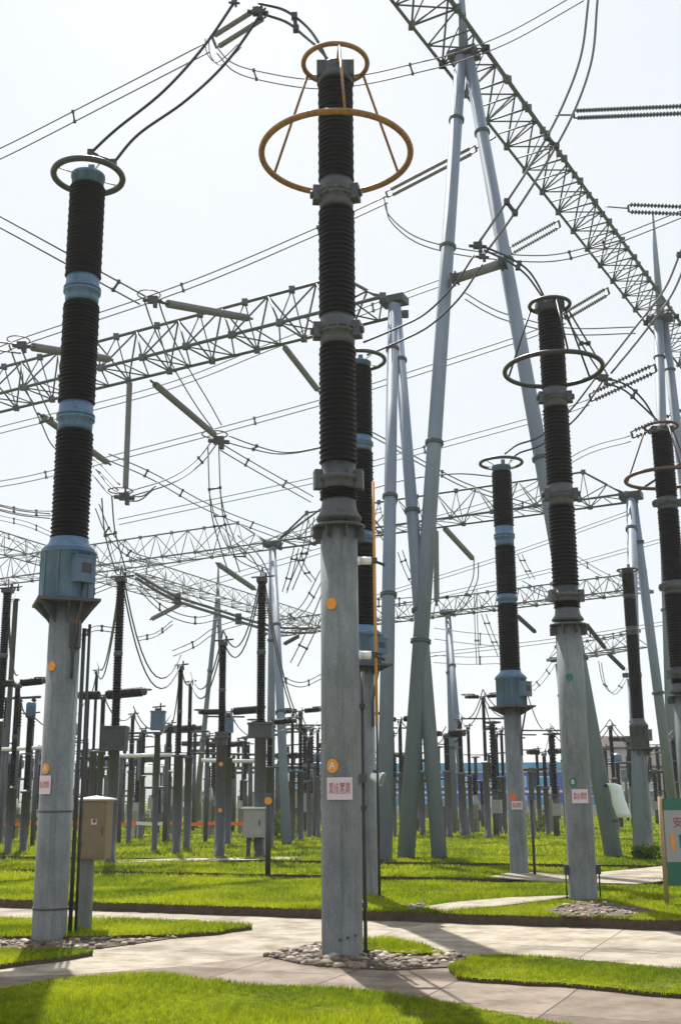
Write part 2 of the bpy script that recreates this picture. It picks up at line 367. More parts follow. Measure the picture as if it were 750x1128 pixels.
def inside(poly, X, Y):
    c = np.zeros(len(X), bool); n = len(poly); j = n-1
    for i in range(n):
        xi, yi = poly[i]; xj, yj = poly[j]
        cond = ((yi > Y) != (yj > Y)) & (X < (xj-xi)*(Y-yi)/(yj-yi+1e-12)+xi)
        c ^= cond; j = i
    return c
PEB = [[gp(x, y) for x, y in [(-60,1031),(60,1031),(150,1031),(205,1033),(150,1041),(105,1047),(-60,1047)]],
       [gp(x, y) for x, y in [(292,1055),(325,1046),(355,1040),(400,1046),(440,1050),(485,1051),(514,1057),(492,1068),(430,1071),(370,1068),(330,1064)]],
       [gp(x, y, .15) for x, y in [(598,1003),(640,992),(700,998),(722,1003),(690,1009),(625,1009)]],
       [gp(x, y, .15) for x, y in [(446,998),(470,992),(464,1001),(450,1003)]]]
CLEAR = PEB + [[gp(x, y, .14) for x, y in [(462,1000),(500,994),(560,989),(640,986),(600,992),(560,997),(490,1004)]],
               [gp(x, y, .14) for x, y in [(538,966),(565,961),(640,963),(705,957),(770,950),(770,966),(700,974),(600,971)]]]
def grass(name, poly, top, bands):
    vs = []
    A = np.array(poly)
    for (y0, y1, dens, h, wd) in bands:
        ya, yb = max(y0, A[:,1].min()), min(y1, A[:,1].max())
        if yb <= ya: continue
        xa, xb = max(A[:,0].min(), -0.33*yb-0.5), min(A[:,0].max(), 0.33*yb+0.5)
        n = int((xb-xa)*(yb-ya)*dens)
        X = RNG.uniform(xa, xb, n); Y = RNG.uniform(ya, yb, n)
        k = inside(poly, X, Y) & (np.abs(X) < 0.31*Y+0.6)
        if top > 0.1:
            for c in CLEAR[2:]: k &= ~inside(c, X, Y)
        bald = np.sin(X*1.7+1.3*np.sin(Y*.9))*np.sin(Y*2.3+1.1*np.sin(X*1.3))+.5*np.sin(X*5.1+Y*3.7)*np.sin(Y*6.3-X*2.2)
        k &= RNG.random(len(X)) > np.clip((bald-.55)*1.6, 0, .85)
        X = X[k]; Y = Y[k]; n = len(X)
        if y0 < 30 and poly is not None:   # ragged fringe of blades hanging over the lawn edge
            ex = []; PA = np.array(poly); PB = np.roll(PA, -1, 0)
            for a_, b_e in zip(PA, PB):
                L_ = np.hypot(*(b_e-a_)); m_ = int(L_*(150 if y0 < 17 else 70)); 
                if m_ < 1: continue
                q_ = a_+(b_e-a_)*RNG.random((m_, 1))+RNG.normal(0, .012, (m_, 2)); ex.append(q_)
            q_ = np.concatenate(ex); q_ = q_[(q_[:,1] > y0) & (q_[:,1] <= y1) & (np.abs(q_[:,0]) < .31*q_[:,1]+.6)]
            X = np.concatenate([X, q_[:,0]]); Y = np.concatenate([Y, q_[:,1]]); n = len(X)
        # clumpy height
        hh = h*(0.55+0.9*RNG.random(n))*(0.8+0.4*np.sin(X*2.1+Y*1.3)*np.sin(Y*2.7-X*0.7))
        t = RNG.uniform(0, 2*PI, n); ln = RNG.uniform(0.1, 0.7, n)*hh; lt = RNG.uniform(0, 2*PI, n)
        ww = wd*(0.6+0.8*RNG.random(n))/2
        v = np.empty((n, 3, 3))
        v[:,0] = np.stack([X-ww*np.cos(t), Y-ww*np.sin(t), np.full(n, top-0.01)], 1)
        v[:,1] = np.stack([X+ww*np.cos(t), Y+ww*np.sin(t), np.full(n, top-0.01)], 1)
        v[:,2] = np.stack([X+ln*np.cos(lt), Y+ln*np.sin(lt), top+hh], 1)
        vs.append(v.reshape(-1, 3))
    if not vs: return
    V = np.concatenate(vs); nf = len(V)//3
    me = bpy.data.meshes.new(name); me.vertices.add(len(V)); me.vertices.foreach_set('co', V.ravel())
    me.loops.add(nf*3); me.loops.foreach_set('vertex_index', np.arange(nf*3, dtype=np.int32))
    me.polygons.add(nf); me.polygons.foreach_set('loop_start', np.arange(0, nf*3, 3, dtype=np.int32)); me.polygons.foreach_set('loop_total', np.full(nf, 3, dtype=np.int32))
    me.update(calc_edges=True); me.materials.append(MT['blade'])
    o = bpy.data.objects.new(name, me); COL.objects.link(o); return o
BANDS = [(7, 13, 6000, .034, .009), (13, 17.5, 2800, .042, .013), (17.5, 23, 1100, .055, .020), (23, 30, 400, .065, .032), (30, 46, 110, .08, .055), (46, 92, 25, .10, .10)]
GL = ['short green grass on the front lawn at the bottom edge', 'thin tongue of grass beside the pale path on the left', 'grass patch in front of the left column base',
      'grass strip running right from the central pebble bed', 'little grass patch just right of the central column base', 'grass on the lawn behind the pale path',
      'grass on the second lawn beyond the first drain gap', 'grass on the broad lawn under the gantry legs', 'grass on the far lawn in front of the buildings']
for (poly, top), lb in zip(LAWNS, GL):
    o = grass('grass', poly, top, BANDS)
    if o: tag(o, lb, 'grass', kind='stuff')

# pebbles
COLS = [gp(377,1053), gp(53.5,1036), gp(643,991,.13), gp(93,1027)]
def pebbles(poly, z, n, label, r0=.014, r1=.055):
    b = MB(); A = np.array(poly); k = 0
    while k < n:
        x = random.uniform(A[:,0].min(), A[:,0].max()); y = random.uniform(A[:,1].min(), A[:,1].max())
        if not inside(poly, np.array([x]), np.array([y]))[0]: continue
        if math.sin(x*6.1+y*2.3)*math.sin(y*9.7-x*3.1)+random.uniform(-.5,.5) < -.35: k += 1; continue
        if any((x-qx)**2+(y-qy)**2 < .27**2 for qx, qy in COLS): continue
        r = r0+(r1-r0)*random.random()**1.8; sx, sy, sz = random.uniform(.8,1.4)*r, random.uniform(.7,1.1)*r, random.uniform(.5,.8)*r
        rot = Matrix.Rotation(random.uniform(0, PI), 3, 'Z') @ Matrix.Rotation(random.uniform(-.4,.4), 3, 'X')
        vs = [];  zz = z + sz*random.uniform(-.1, .35)
        for (ph, cnt) in ((-.9,5),(-.35,8),(.35,8),(.9,5)):
            for i in range(cnt):
                t = 2*PI*i/cnt + ph; j = random.uniform(.9,1.1)
                if cnt == 5: t = 2*PI*i/cnt
                q = rot @ Vector((sx*math.cos(ph)*math.cos(t)*j, sy*math.cos(ph)*math.sin(t)*j, sz*math.sin(ph)*1.15*j))
                vs.append((x+q.x, y+q.y, zz+q.z))
        fs = [tuple(range(5))[::-1], tuple(range(21,26))]
        for i in range(8): fs.append((5+i, 5+(i+1)%8, 13+(i+1)%8, 13+i))
        m = [0,1,1,2,3,3,4,4]
        for i in range(8):
            a, c = m[i], m[(i+1)%8]
            fs.append((a, c, 5+(i+1)%8, 5+i) if a != c else (a, 5+(i+1)%8, 5+i))
            fs.append((21+c, 21+a, 13+i, 13+(i+1)%8) if a != c else (21+a, 13+i, 13+(i+1)%8))
        b.add(vs, fs, True); k += 1
    tag(b.build('pebbles', 'pebble'), label, 'pebbles', kind='stuff')
for i, (nm, p, z) in enumerate((('a', PEB[0], 0.004), ('b', PEB[1], 0.009), ('c', PEB[2], LT), ('d', PEB[3], LT))):
    b = MB(); b.prism([tuple(q) for q in p], z-0.0035, z+0.012); tag(b.build('pebble_bed_soil', 'soil'), kind='structure')
pebbles(PEB[0], .008, 800, 'brown and grey pebbles round the left column base')
pebbles(PEB[1], .016, 1100, 'brown and white pebbles round the central column base')
pebbles(PEB[2], LT+.004, 260, 'pebbles scattered round the right column base')
pebbles(PEB[3], LT+.004, 50, 'few pebbles at the left end of the short crossing path')

# ------------------------------------------------------------------ text
def text_part(name, body, size, loc, m, parent, rotz=0, ext=0.002, squash=1.0):
    cu = bpy.data.curves.new(name, 'FONT'); cu.body = body; cu.size = size; cu.extrude = ext; cu.align_x = 'CENTER'; cu.align_y = 'CENTER'; cu.offset = 0.0
    cu.space_line = 0.95
    o = bpy.data.objects.new(name, cu); COL.objects.link(o)
    dg = bpy.context.evaluated_depsgraph_get(); dg.update()
    me = bpy.data.meshes.new_from_object(o.evaluated_get(dg))
    bpy.data.objects.remove(o)
    me.name = name; me.materials.clear(); me.materials.append(MT[m])
    o = bpy.data.objects.new(name, me); COL.objects.link(o)
    off = parent.get('_off'); off = Vector(off) if off is not None else parent.matrix_basis.translation
    R = Matrix.Rotation(rotz, 4, 'Z') @ Matrix.Rotation(PI/2, 4, 'X') @ Matrix.Diagonal((squash, 1, 1, 1))
    me.transform(Matrix.Translation(Vector(loc)-Vector(off)) @ R)
    o.parent = parent; return o

def face_pt(X, Y, r, px, py):
    """point on the surface of a vertical cylinder seen at pixel (px,py)"""
    d = ray(px, py); a = d.x**2+d.y**2; b = 2*(CAM.x-X)*d.x+2*(CAM.y-Y)*d.y; c = (CAM.x-X)**2+(CAM.y-Y)**2-r*r
    D = b*b-4*a*c
    t = (-b-math.sqrt(D))/(2*a) if D > 0 else -b/(2*a)
    p = CAM+d*t; return p, math.atan2(p.y-Y, p.x-X)
def plate(root, X, Y, r, px, py, wpx, hpx, name, m, off=.006, disc=False):
    p, an = face_pt(X, Y, r, px, py); k = zc(p)/FPX; w_, h_ = wpx*k, hpx*k
    ro = r+off; b = MB(); n = 14
    if disc:   # curved disc: polar grid on the cylinder
        vs = []; R_ = w_/2
        for rr_ in (0.0, R_*.55, R_):
            for i in range(20):
                t = 2*PI*i/20; u = rr_*math.cos(t); v = rr_*(h_/w_)*math.sin(t); a = an+u/ro
                vs.append((X+ro*math.cos(a), Y+ro*math.sin(a), p.z+v))
        fs = []
        for q in range(2):
            for i in range(20): fs.append((q*20+i, q*20+(i+1)%20, (q+1)*20+(i+1)%20, (q+1)*20+i))
        b.add(vs, fs)
    else:      # gently curved plate strapped to the pole, with thickness
        vs = []
        for rr_ in (ro, ro+.006):
            for zz in (-h_/2, h_/2):
                for i in range(n+1):
                    a = an+(i/n-.5)*w_/ro*0.95; vs.append((X+rr_*math.cos(a), Y+rr_*math.sin(a), p.z+zz))
        N = n+1; fs = []
        for i in range(n):
            fs += [(i, i+1, N+i+1, N+i), (2*N+i, 3*N+i, 3*N+i+1, 2*N+i+1), (i, 2*N+i, 2*N+i+1, i+1), (N+i, N+i+1, 3*N+i+1, 3*N+i)]
        fs += [(0, N, 3*N, 2*N), (n, 2*N+n, 3*N+n, N+n)]
        b.add(vs, fs)
    o = b.build(name, m, root); return o, p, an, k, ro
def curve_text(o_parent, body, size, X, Y, R, an, z, m, name='lettering'):
    """lettering wrapped on the cylinder"""
    t = text_part(name, body, size, (0, 0, 0), m, o_parent, 0, 0.0)
    off = Vector(o_parent.get('_off'))
    for v in t.data.vertices:
        q = v.co+off; a = an+q.x/R
        v.co = Vector((X+R*math.cos(a), Y+R*math.sin(a), z+q.z))-off
    t.data.update(); return t
def marker(root, X, Y, r, px, py, d, m, letter=None):
    o, p, an, k, ro = plate(root, X, Y, r, px, py, d, d*1.1, 'phase_marker', m, .004, True)
    o['label'] = {'stickO': 'orange round marker', 'stickR': 'red round marker', 'stickG': 'green round marker'}[m]
    if letter: curve_text(o, letter, d*k*.75, X, Y, ro+.004, an, p.z, 'white', 'letter')
def warn(root, X, Y, r, px, py, wp, hp):
    o, p, an, k, ro = plate(root, X, Y, r, px, py, wp, hp, 'warning_sign', 'sign', .008)
    o['label'] = 'pale sign with two rows of red characters'
    curve_text(o, '禁止攀登\n高压危险', wp*k*.205, X, Y, ro+.009, an, p.z, 'red')

# ------------------------------------------------------------------ main columns
def ring_part(root, name, X, Y, z, R, r, m, label=None):
    b = MB(); b.torus((X, Y, z), R, r, 56, 10); o = b.build(name, m, root)
    if label: o['label'] = label
    return o
def insul(root, X, Y, z0, z1, r, pitch=.062, n=28, name='insulator_section'):
    b = MB(); b.lathe((X, Y, 0), shed_prof(z0, z1, r, pitch), n); return b.build(name, 'porcelain', root)
def coupling(root, X, Y, z0, z1, r, m, bolts=True, boxes=False):
    b = MB(); h = z1-z0
    b.lathe((X, Y, z0), [(r*.90, 0), (r*.93, h*.16), (r*.93, h*.38), (r*1.04, h*.40), (r*1.04, h*.47), (r*.96, h*.475), (r*.96, h*.52), (r*1.04, h*.525), (r*1.04, h*.6), (r*.93, h*.62), (r*.93, h*.86), (r*.9, h)], 28)
    if bolts:
        for i in range(12):
            t = 2*PI*i/12; b.lathe((X+r*1.0*math.cos(t), Y+r*1.0*math.sin(t), z0+h*.36), [(.016, 0), (.016, h*.28)], 6)
    o = b.build('coupling', m, root)
    if boxes:
        for an_, nm, mm in ((-.25, 'relief_vent', 'cast'), (PI+.1, 'relief_vent', 'cast')):
            d = Vector((math.cos(an_), math.sin(an_), 0)); t = Vector((-d.y, d.x, 0)); q = MB()
            c = Vector((X, Y, z0+h*.52))+d*r*1.08
            q.box(c, (.10, .16, h*.5), (d, t, Vector((0,0,1)))); q.lathe(c+d*.05, [(.05,0),(.05,.03),(.03,.035)], 10, d)
            q.build(nm, mm, root)
    return o

def arrester(base, ytop, ysec, ring_y, ring_m, label, foot, lz=0.0, cap_y=None):
    """large column with three porcelain sections and two grading rings"""
    X, Y = gp(base[0], base[1], lz)[:2]; zz = lambda y: zat(y, X, Y)
    root = thing('surge_arrester', (X, Y, lz), label, 'surge arrester', 'surge arresters with large grading rings')
    r = foot
    ped0, ped1, b1, b2, b3, b4, top = [zz(y) for y in ysec]   # pole top, insulator bottom, band1 bottom/top, band2 bottom/top, insulator top
    b = MB(); b.lathe((X, Y, lz), [(r*1.04, 0), (r*1.0, .02), (r*.985, (ped0-lz)*.5), (r*.97, ped0-lz)], 36); b.build('support_pole', 'pole', root)
    b = MB(); b.lathe((X, Y, ped0), [(r*1.38, 0), (r*1.38, .03), (r*.9, .032)], 32)
    for i in range(8):
        t = 2*PI*i/8+.3; d = Vector((math.cos(t), math.sin(t), 0)); c = Vector((X, Y, ped0-.07))+d*r*1.12
        b.box(c, (.14*r/.22, .012, .13), (d, Vector((-d.y, d.x, 0)), Vector((0,0,1))))
    b.build('top_flange', 'steel', root)
    h = ped1-ped0-.03
    b = MB(); b.lathe((X, Y, ped0+.03), [(r*.78, 0), (r*.78, h*.06), (r*1.18, h*.09), (r*1.2, h*.13), (r*.98, h*.24), (r*.9, h*.38), (r*.9, h*.42)], 32); b.build('base_casting', 'cast', root)
    b = MB(); b.lathe((X, Y, ped0+.03+h*.42), shed_prof(0, h*.16, r*1.02, h*.055, .85), 28); b.build('base_insulator', 'porcelain', root)
    b = MB(); b.lathe((X, Y, ped0+.03+h*.58), [(r*.9, 0), (r*.95, h*.04), (r*.98, h*.14), (r*1.06, h*.15), (r*1.06, h*.22), (r*.96, h*.23), (r*.92, h*.42)], 32)
    for i in range(12):
        t = 2*PI*i/12; b.lathe((X+r*1.02*math.cos(t), Y+r*1.02*math.sin(t), ped0+.03+h*.70), [(.016, 0), (.016, h*.15)], 6)
    b.build('base_coupling', 'cast', root)
    for sgn in (-.15, PI+.2):
        d = Vector((math.cos(sgn), math.sin(sgn), 0)); q = MB(); q.box(Vector((X, Y, ped0+.03+h*.74))+d*r*1.12, (.09, .14, h*.3), (d, Vector((-d.y, d.x, 0)), Vector((0,0,1)))); q.build('relief_vent', 'cast', root)
    R = r*1.035
    insul(root, X, Y, ped1, b1, R); coupling(root, X, Y, b1, b2, R, 'cast', boxes=True)
    insul(root, X, Y, b2, b3, R); coupling(root, X, Y, b3, b4, R, 'cast', boxes=True)
    insul(root, X, Y, b4, top, R)
    zc0, = [zz(cap_y)]
    hh = zc0-top
    b = MB(); b.lathe((X, Y, top), [(R*.9, 0), (R*.98, hh*.15), (R*.98, hh*.3), (R*.88, hh*.32), (R*.88, hh*.8), (R*.6, hh)], 28)
    for s in (-1, 1): b.box((X+s*R*.75, Y, top+hh*.55), (R*.6, R*1.2, hh*.7))
    b.build('top_cap', 'dark' if ring_m == 'greenring' else 'cast', root)
    zs = zz(ring_y[0][0]); Rs = ring_y[0][1]; zb = zz(ring_y[1][0]); Rb = ring_y[1][1]
    ring_part(root, 'small_ring', X, Y, zs, Rs, .032, ring_m)
    ring_part(root, 'grading_ring', X, Y, zb, Rb, .040, ring_m)
    for a in (-PI/2+.12, PI/6, PI-PI/6):
        d = Vector((math.cos(a), math.sin(a), 0)); c = Vector((X, Y, 0))
        q = MB(); q.tube([c+d*R*.7+Vector((0,0,top+hh*.5)), c+d*Rs+Vector((0,0,zs))], .014, 8); q.build('ring_strut', ring_m, root)
        q = MB(); q.tube([c+d*Rs+Vector((0,0,zs)), c+d*Rb+Vector((0,0,zb))], .017, 8); q.build('ring_strut', ring_m, root)
    return root, X, Y, r, zz

A1, AX, AY, AR, zA = arrester((377,1053), 75, [583,512,382,350,232,200,92], [(70,.41),(170,.935)], 'yellow',
    'tallest column in the middle with ochre grading rings at its top', .218, cap_y=70)
marker(A1, AX, AY, AR, 365, 665, 12, 'stickO')
marker(A1, AX, AY, AR, 366, 844, 14, 'stickO', 'A')
warn(A1, AX, AY, AR, 374, 869, 31, 24)
# yellow operating rod on stand-off insulators
for py in (618, 722):
    z = zat(py, AX, AY); p0 = Vector((AX+AR*.9, AY, z)); p1 = Vector((AX+.31+.055, AY, z))
    rx = at(412, py, AY).x
    b = MB(); b.tube([(AX+AR*.8, AY, z), (AX+AR+.02, AY, z)], .05, 12); b.tube([(AX+AR+.02, AY, z), (rx-.03, AY, z)], .045, 12); b.build('stand_off', 'white', A1)
    b = MB(); b.box((rx, AY, z), (.07, .07, .06)); b.tube([(rx, AY, z), (rx+.12, AY-.02, z-.06)], .018, 6); b.build('rod_clamp', 'dark', A1)
zr0, zr1 = zat(800, AX, AY), zat(531, AX, AY); rx = at(413, 665, AY).x
b = MB(); b.tube([(rx, AY, zr0), (rx, AY, zr1)], .018, 10); o = b.build('operating_rod', 'rod', A1); o['label'] = 'orange yellow upright rod beside the column'
b = MB(); b.tube([(rx, AY, 1.1), (rx, AY, zr0)], .014, 8); b.build('rod_extension', 'dark', A1)
b = MB(); b.tube([(AX+AR+.03, AY+.05, 0.0), (AX+AR+.03, AY+.05, zat(740, AX, AY))], .02, 8); b.build('earth_strap', 'steel', A1)
for zq in (.5, 1.5, 2.6):
    b = MB(); b.box((AX+AR+.02, AY+.05, zq), (.07, .08, .05)); b.build('strap_clamp', 'dark', A1)
b = MB(); b.box((AX+AR*.2+.19, AY-.02, zat(858, AX, AY)), (.10, .14, .09)); b.build('counter_box', 'steel', A1)
for i in range(3):
    b = MB(); b.lathe((AX-AR*.1+.08*i, AY-AR*.98, .18+.02*i), [(.014,0),(.014,.02)], 8, (0,-1,0)); b.build('bolt', 'dark', A1)

A2, BX, BY, BR, zB = arrester((643,991), 330, [690,646,558,534,450,428,345], [(336,.335),(407,.80)], 'greenring',
    'right hand tall column with dark green grading rings', .208, LT, cap_y=331)
marker(A2, BX, BY, BR, 631, 862, 9, 'stickG', 'B')
warn(A2, BX, BY, BR, 639, 877.5, 19, 15)
marker(A2, BX, BY, BR, 627, 746, 8, 'stickG')
for s, dy in ((-1, 0), (1, 0)):
    b = MB(); b.box((BX+s*(BR+.03), BY, LT+.42), (.06, .10, .14)); b.tube([(BX+s*(BR+.04), BY, LT), (BX+s*(BR+.04), BY, LT+.42)], .012, 6); b.build('earth_terminal', 'dark', A2)
A3, CX, CY, CR, zC = arrester((768,961), 470, [768,735,655,640,562,548,478], [(470,.35),(527,.84)], 'redring',
    'column at the right edge with red brown grading rings', .222, LT, cap_y=470)

def transformer(base, ysec, ring, label, foot, ri, tankr, lz, scale_box=1.0, blue=True, pitch=.055):
    """capacitor voltage transformer: pole, tank, three porcelain sections, one ring"""
    X, Y = gp(base[0], base[1], lz); zz = lambda y: zat(y, X, Y)
    root = thing('voltage_transformer', (X, Y, lz), label, 'voltage transformer', 'voltage transformers with a single top ring')
    poletop, tb, tt, neck, b1, b2, b3, b4, top, cap = [zz(y) for y in ysec]
    b = MB(); b.lathe((X, Y, lz), [(foot*1.03, 0), (foot, .02), (foot*.98, tb-.03-lz)], 32); b.build('support_pole', 'pole', root)
    q = tankr*1.28; b = MB()
    up = tb-poletop
    hz = [Vector((1,.0,0)), Vector((0,1,0))]
    ca, sa = math.cos(.35), math.sin(.35); ax = (Vector((ca, sa, 0)), Vector((-sa, ca, 0)), Vector((0,0,1)))
    b.box((X, Y, tb-.02), (q*1.75, q*1.75, .035), ax)
    for i in range(8):
        a = .35+PI/4*i; d = Vector((math.cos(a), math.sin(a), 0)); t = Vector((-d.y, d.x, 0)); c = Vector((X, Y, 0))
        e = q*(1.15 if i % 2 else .85)
        vs = []
        for s in (-.007, .007):
            vs += [c+d*foot*.97+t*s+Vector((0,0,tb-.04)), c+d*e+t*s+Vector((0,0,tb-.04)), c+d*foot*.97+t*s+Vector((0,0,tb-up*1.2))]
        b.add(vs, [(0,1,2),(3,5,4),(0,3,4,1),(1,4,5,2),(2,5,3,0)])
    b.build('base_plate', 'steel', root)
    h = tt-tb
    b = MB(); b.lathe((X, Y, tb), [(tankr*.95, 0), (tankr*.97, h*.03), (tankr*.97, h*.95), (tankr*1.04, h*.96), (tankr*1.04, h)], 36)
    for i in range(10):
        a = .2+2*PI*i/10; d = Vector((math.cos(a), math.sin(a), 0)); t = Vector((-d.y, d.x, 0))
        b.box(Vector((X, Y, tb+h*.48))+d*tankr*.98, (.02, .018, h*.93), (d, t, Vector((0,0,1))))
    b.build('tank', 'tank', root)
    hn = neck-tt
    b = MB(); b.lathe((X, Y, tt), [(tankr*1.0, 0), (tankr*.97, hn*.2), (tankr*.78, hn*.55), (ri*1.02, hn*.75), (ri*.98, hn)], 32); b.build('tank_lid', 'band', root)
    # terminal box
    an = -PI/2+.75; d = Vector((math.cos(an), math.sin(an), 0)); t = Vector((-d.y, d.x, 0)); ax = (d, t, Vector((0,0,1)))
    c = Vector((X, Y, tb+h*.55))+d*(tankr*1.12)
    b = MB(); b.box(c, (tankr*.5, tankr*.75, h*.5), ax); b.box(c+Vector((0,0,h*.26)), (tankr*.56, tankr*.82, .02), ax); tbx = b.build('terminal_box', 'tank', root)
    b = MB(); b.box(c+d*tankr*.255+Vector((0,0,h*.03)), (.008, tankr*.4, h*.2), ax); b.build('nameplate', 'dark', tbx)
    b = MB(); p0 = c-Vector((0,0,h*.25)); b.tube([p0, p0-Vector((0,0,.25)), Vector((X, Y, 0))+d*(foot+.03)+Vector((0,0,tb-.6)), Vector((X, Y, 0))+d*(foot+.03)+Vector((0,0,tb-1.0))], .018, 8); b.build('cable_conduit', 'dark', root)
    insul(root, X, Y, neck, b1, ri, pitch); coupling(root, X, Y, b1, b2, ri*.98, 'band', False)
    insul(root, X, Y, b2, b3, ri, pitch); coupling(root, X, Y, b3, b4, ri*.98, 'band', False)
    insul(root, X, Y, b4, top, ri, pitch)
    hh = cap-top
    b = MB(); b.lathe((X, Y, top), [(ri*.88, 0), (ri*.9, hh*.55), (ri*.95, hh*.6), (ri*.95, hh*.8), (ri*.3, hh)], 28)
    b.box((X+.04, Y, cap+.05), (.08, .05, .14)); b.build('top_cap', 'band', root)
    ring_part(root, 'corona_ring', X, Y, zz(ring[0]), ring[1], ring[2], 'greyring')
    for i in range(4):
        a = .6+PI/2*i; d = Vector((math.cos(a), math.sin(a), 0)); q = MB(); q.tube([Vector((X, Y, cap-hh*.3))+d*ri*.8, Vector((X, Y, zz(ring[0])))+d*ring[1]], .012, 6); q.build('ring_strut', 'white', root)
    return root, X, Y, foot, zz
T1, LX, LY, LR, zL = transformer((53.5,1036), [684,663,609,594,476,445,335,306,206,190], (194,.475,.045),
    'left column with blue grey tank, left of the beige cabinet', .203, .248, .345, 0.0)
marker(T1, LX, LY, LR, 57, 734, 10, 'stickO'); marker(T1, LX, LY, LR, 50, 847, 11, 'stickO', 'A')
warn(T1, LX, LY, LR, 49, 865, 18, 20)
b = MB(); b.tube([(LX+LR+.0, LY+.2, 0), (LX+LR+.0, LY+.2, zL(690))], .026, 8); b.build('conduit', 'dark', T1)
b = MB(); b.tube([(LX+LR+.06, LY+.24, 0), (LX+LR+.06, LY+.24, zL(685))], .02, 8); b.build('conduit', 'dark', T1)
b = MB(); b.box((LX+LR*.8, LY-LR*.5, zL(702)), (.12, .14, .3)); b.build('secondary_box', 'dark', T1)
b = MB(); b.tube([(LX+LR*.95, LY-LR*.6, zL(678)), (LX+LR*.9, LY-LR*.7, zL(690)), (LX+LR*.75, LY-LR*.72, zL(697))], .02, 6); b.build('tag_ribbon', 'orange', T1)
for zq, fq in ((.35, 1.03), (zL(895), 1.005)):
    b = MB(); b.lathe((LX, LY, zq), [(LR*fq+.004, 0), (LR*fq+.004, .02)], 32); b.build('strap', 'steel', T1)
T2, _, _, _, _ = transformer((402,988), [742,733,700,690,600,586,498,481,405,398], (397,.46,.035),
    'column half hidden behind the tallest column in the middle', .20, .235, .34, LT)
T3, SX, SY, SR, zS = transformer((572,963), [787,778,747,739,666,655,602,580,520,512], (510,.45,.035),
    'short column with blue tank, left of the dark green ringed column', .18, .22, .32, LT)
marker(T3, SX, SY, SR, 564.5, 879, 8, 'stickR'); warn(T3, SX, SY, SR, 569.5, 887.5, 13, 9)
T4, QX, QY, QR, _ = transformer((713,936), [832,824,800,792,700,690,660,655,632,626], (628,.3,.03),
    'thin column with grey tank near the right edge, orange marker on its pole', .19, .19, .27, LT)
for c_ in T4.children:
    if c_.name.startswith(('tank', 'terminal_box', 'coupling', 'top_cap')): c_.data.materials[0] = MT['cast']
marker(T4, QX, QY, QR, 720, 832, 5, 'stickO')

# ------------------------------------------------------------------ gantries
def aframe(head, feet, r0, r1, label, collars=(.25,.5,.75), headbox=True, mast=None, name='gantry_tower'):
    fx = sum(f.x for f in feet)/len(feet); fy = sum(f.y for f in feet)/len(feet)
    root = thing(name, (fx, fy, feet[0].z), label, 'gantry tower', 'tubular steel gantry towers')
    for i, f in enumerate(feet):
        h = head+(f-head).normalized()*0.15; h = h+Vector(((f.x-head.x), (f.y-head.y), 0)).normalized()*r0*.9
        b = MB(); b.tube([f, h], [r1, r0], 18); leg = b.build('leg', 'poleblue', root)
        for t in collars:
            t2 = t+.02*i; c = h.lerp(f, t2); rr = r0+(r1-r0)*t2; d = (f-h).normalized()
            q = MB(); q.lathe(c-d*.06, [(rr*1.0, 0), (rr*1.28, .01), (rr*1.28, .055), (rr*1.1, .06), (rr*1.28, .065), (rr*1.28, .11), (rr, .12)], 18, d)
            q.build('flange', 'lattice', leg)
    if headbox:
        b = MB(); b.box(head+Vector((0,0,.05)), (r0*5.0, r0*3.4, .22), (Vector((.9,-.42,0)).normalized(), Vector((.42,.9,0)).normalized(), Vector((0,0,1))))
        b.build('head_plate', 'dark', root)
    if mast:
        b = MB(); b.tube([head, head+Vector((0,0,mast))], [r0*.9, r0*.35], 12); b.build('mast', 'poleblue', root)
    return root
def truss(P, Q, w_, h_, n, label, rc=.055, rb=.03, name='lattice_beam', taper=(False, False), group='lattice beams carrying the conductors', nodes=True, lm='lattice'):
    d = (Q-P).normalized(); s = Vector((d.y, -d.x, 0)).normalized(); L = (Q-P).length
    root = thing(name, P, label, 'lattice beam', group)
    def ch(side, t):
        base = P+d*(L*t)
        if side == 'T':
            k = 1.0
            if taper[0]: k = min(k, t*n/1.0)
            if taper[1]: k = min(k, (1-t)*n/1.0)
            return base+Vector((0,0,h_*k))
        return base+s*(w_/2*(1 if side == 'R' else -1))
    for sd_ in 'LRT':
        b = MB(); pts = [ch(sd_, i/n) for i in range(n+1)]; b.tube(pts, rc, 6)
        if nodes:
            for p in pts: b.box(p, (rc*3.4, rc*3.4, rc*3.4))
        b.build('chord', lm, root)
    for i in range(n):
        b = MB(); t0, t1, tm = i/n, (i+1)/n, (i+.5)/n
        for sd_ in 'LR':
            b.tube([ch(sd_, t0), ch('T', tm)], rb, 5); b.tube([ch('T', tm), ch(sd_, t1)], rb, 5)
            b.tube([ch(sd_, t0), ch('T', t0)], rb*.7, 5)
        b.tube([ch('L', t0), ch('R', t0)], rb, 5); b.tube([ch('L', t0), ch('R', tm)], rb*.8, 5); b.tube([ch('R', tm), ch('L', t1)], rb*.8, 5)
        b.tube([ch('L', tm), ch('R', tm)], rb*.8, 5)
        b.build('lattice_bay', lm, root)
    return root
def G(px, py, z=LT): return atz(px, py, z)

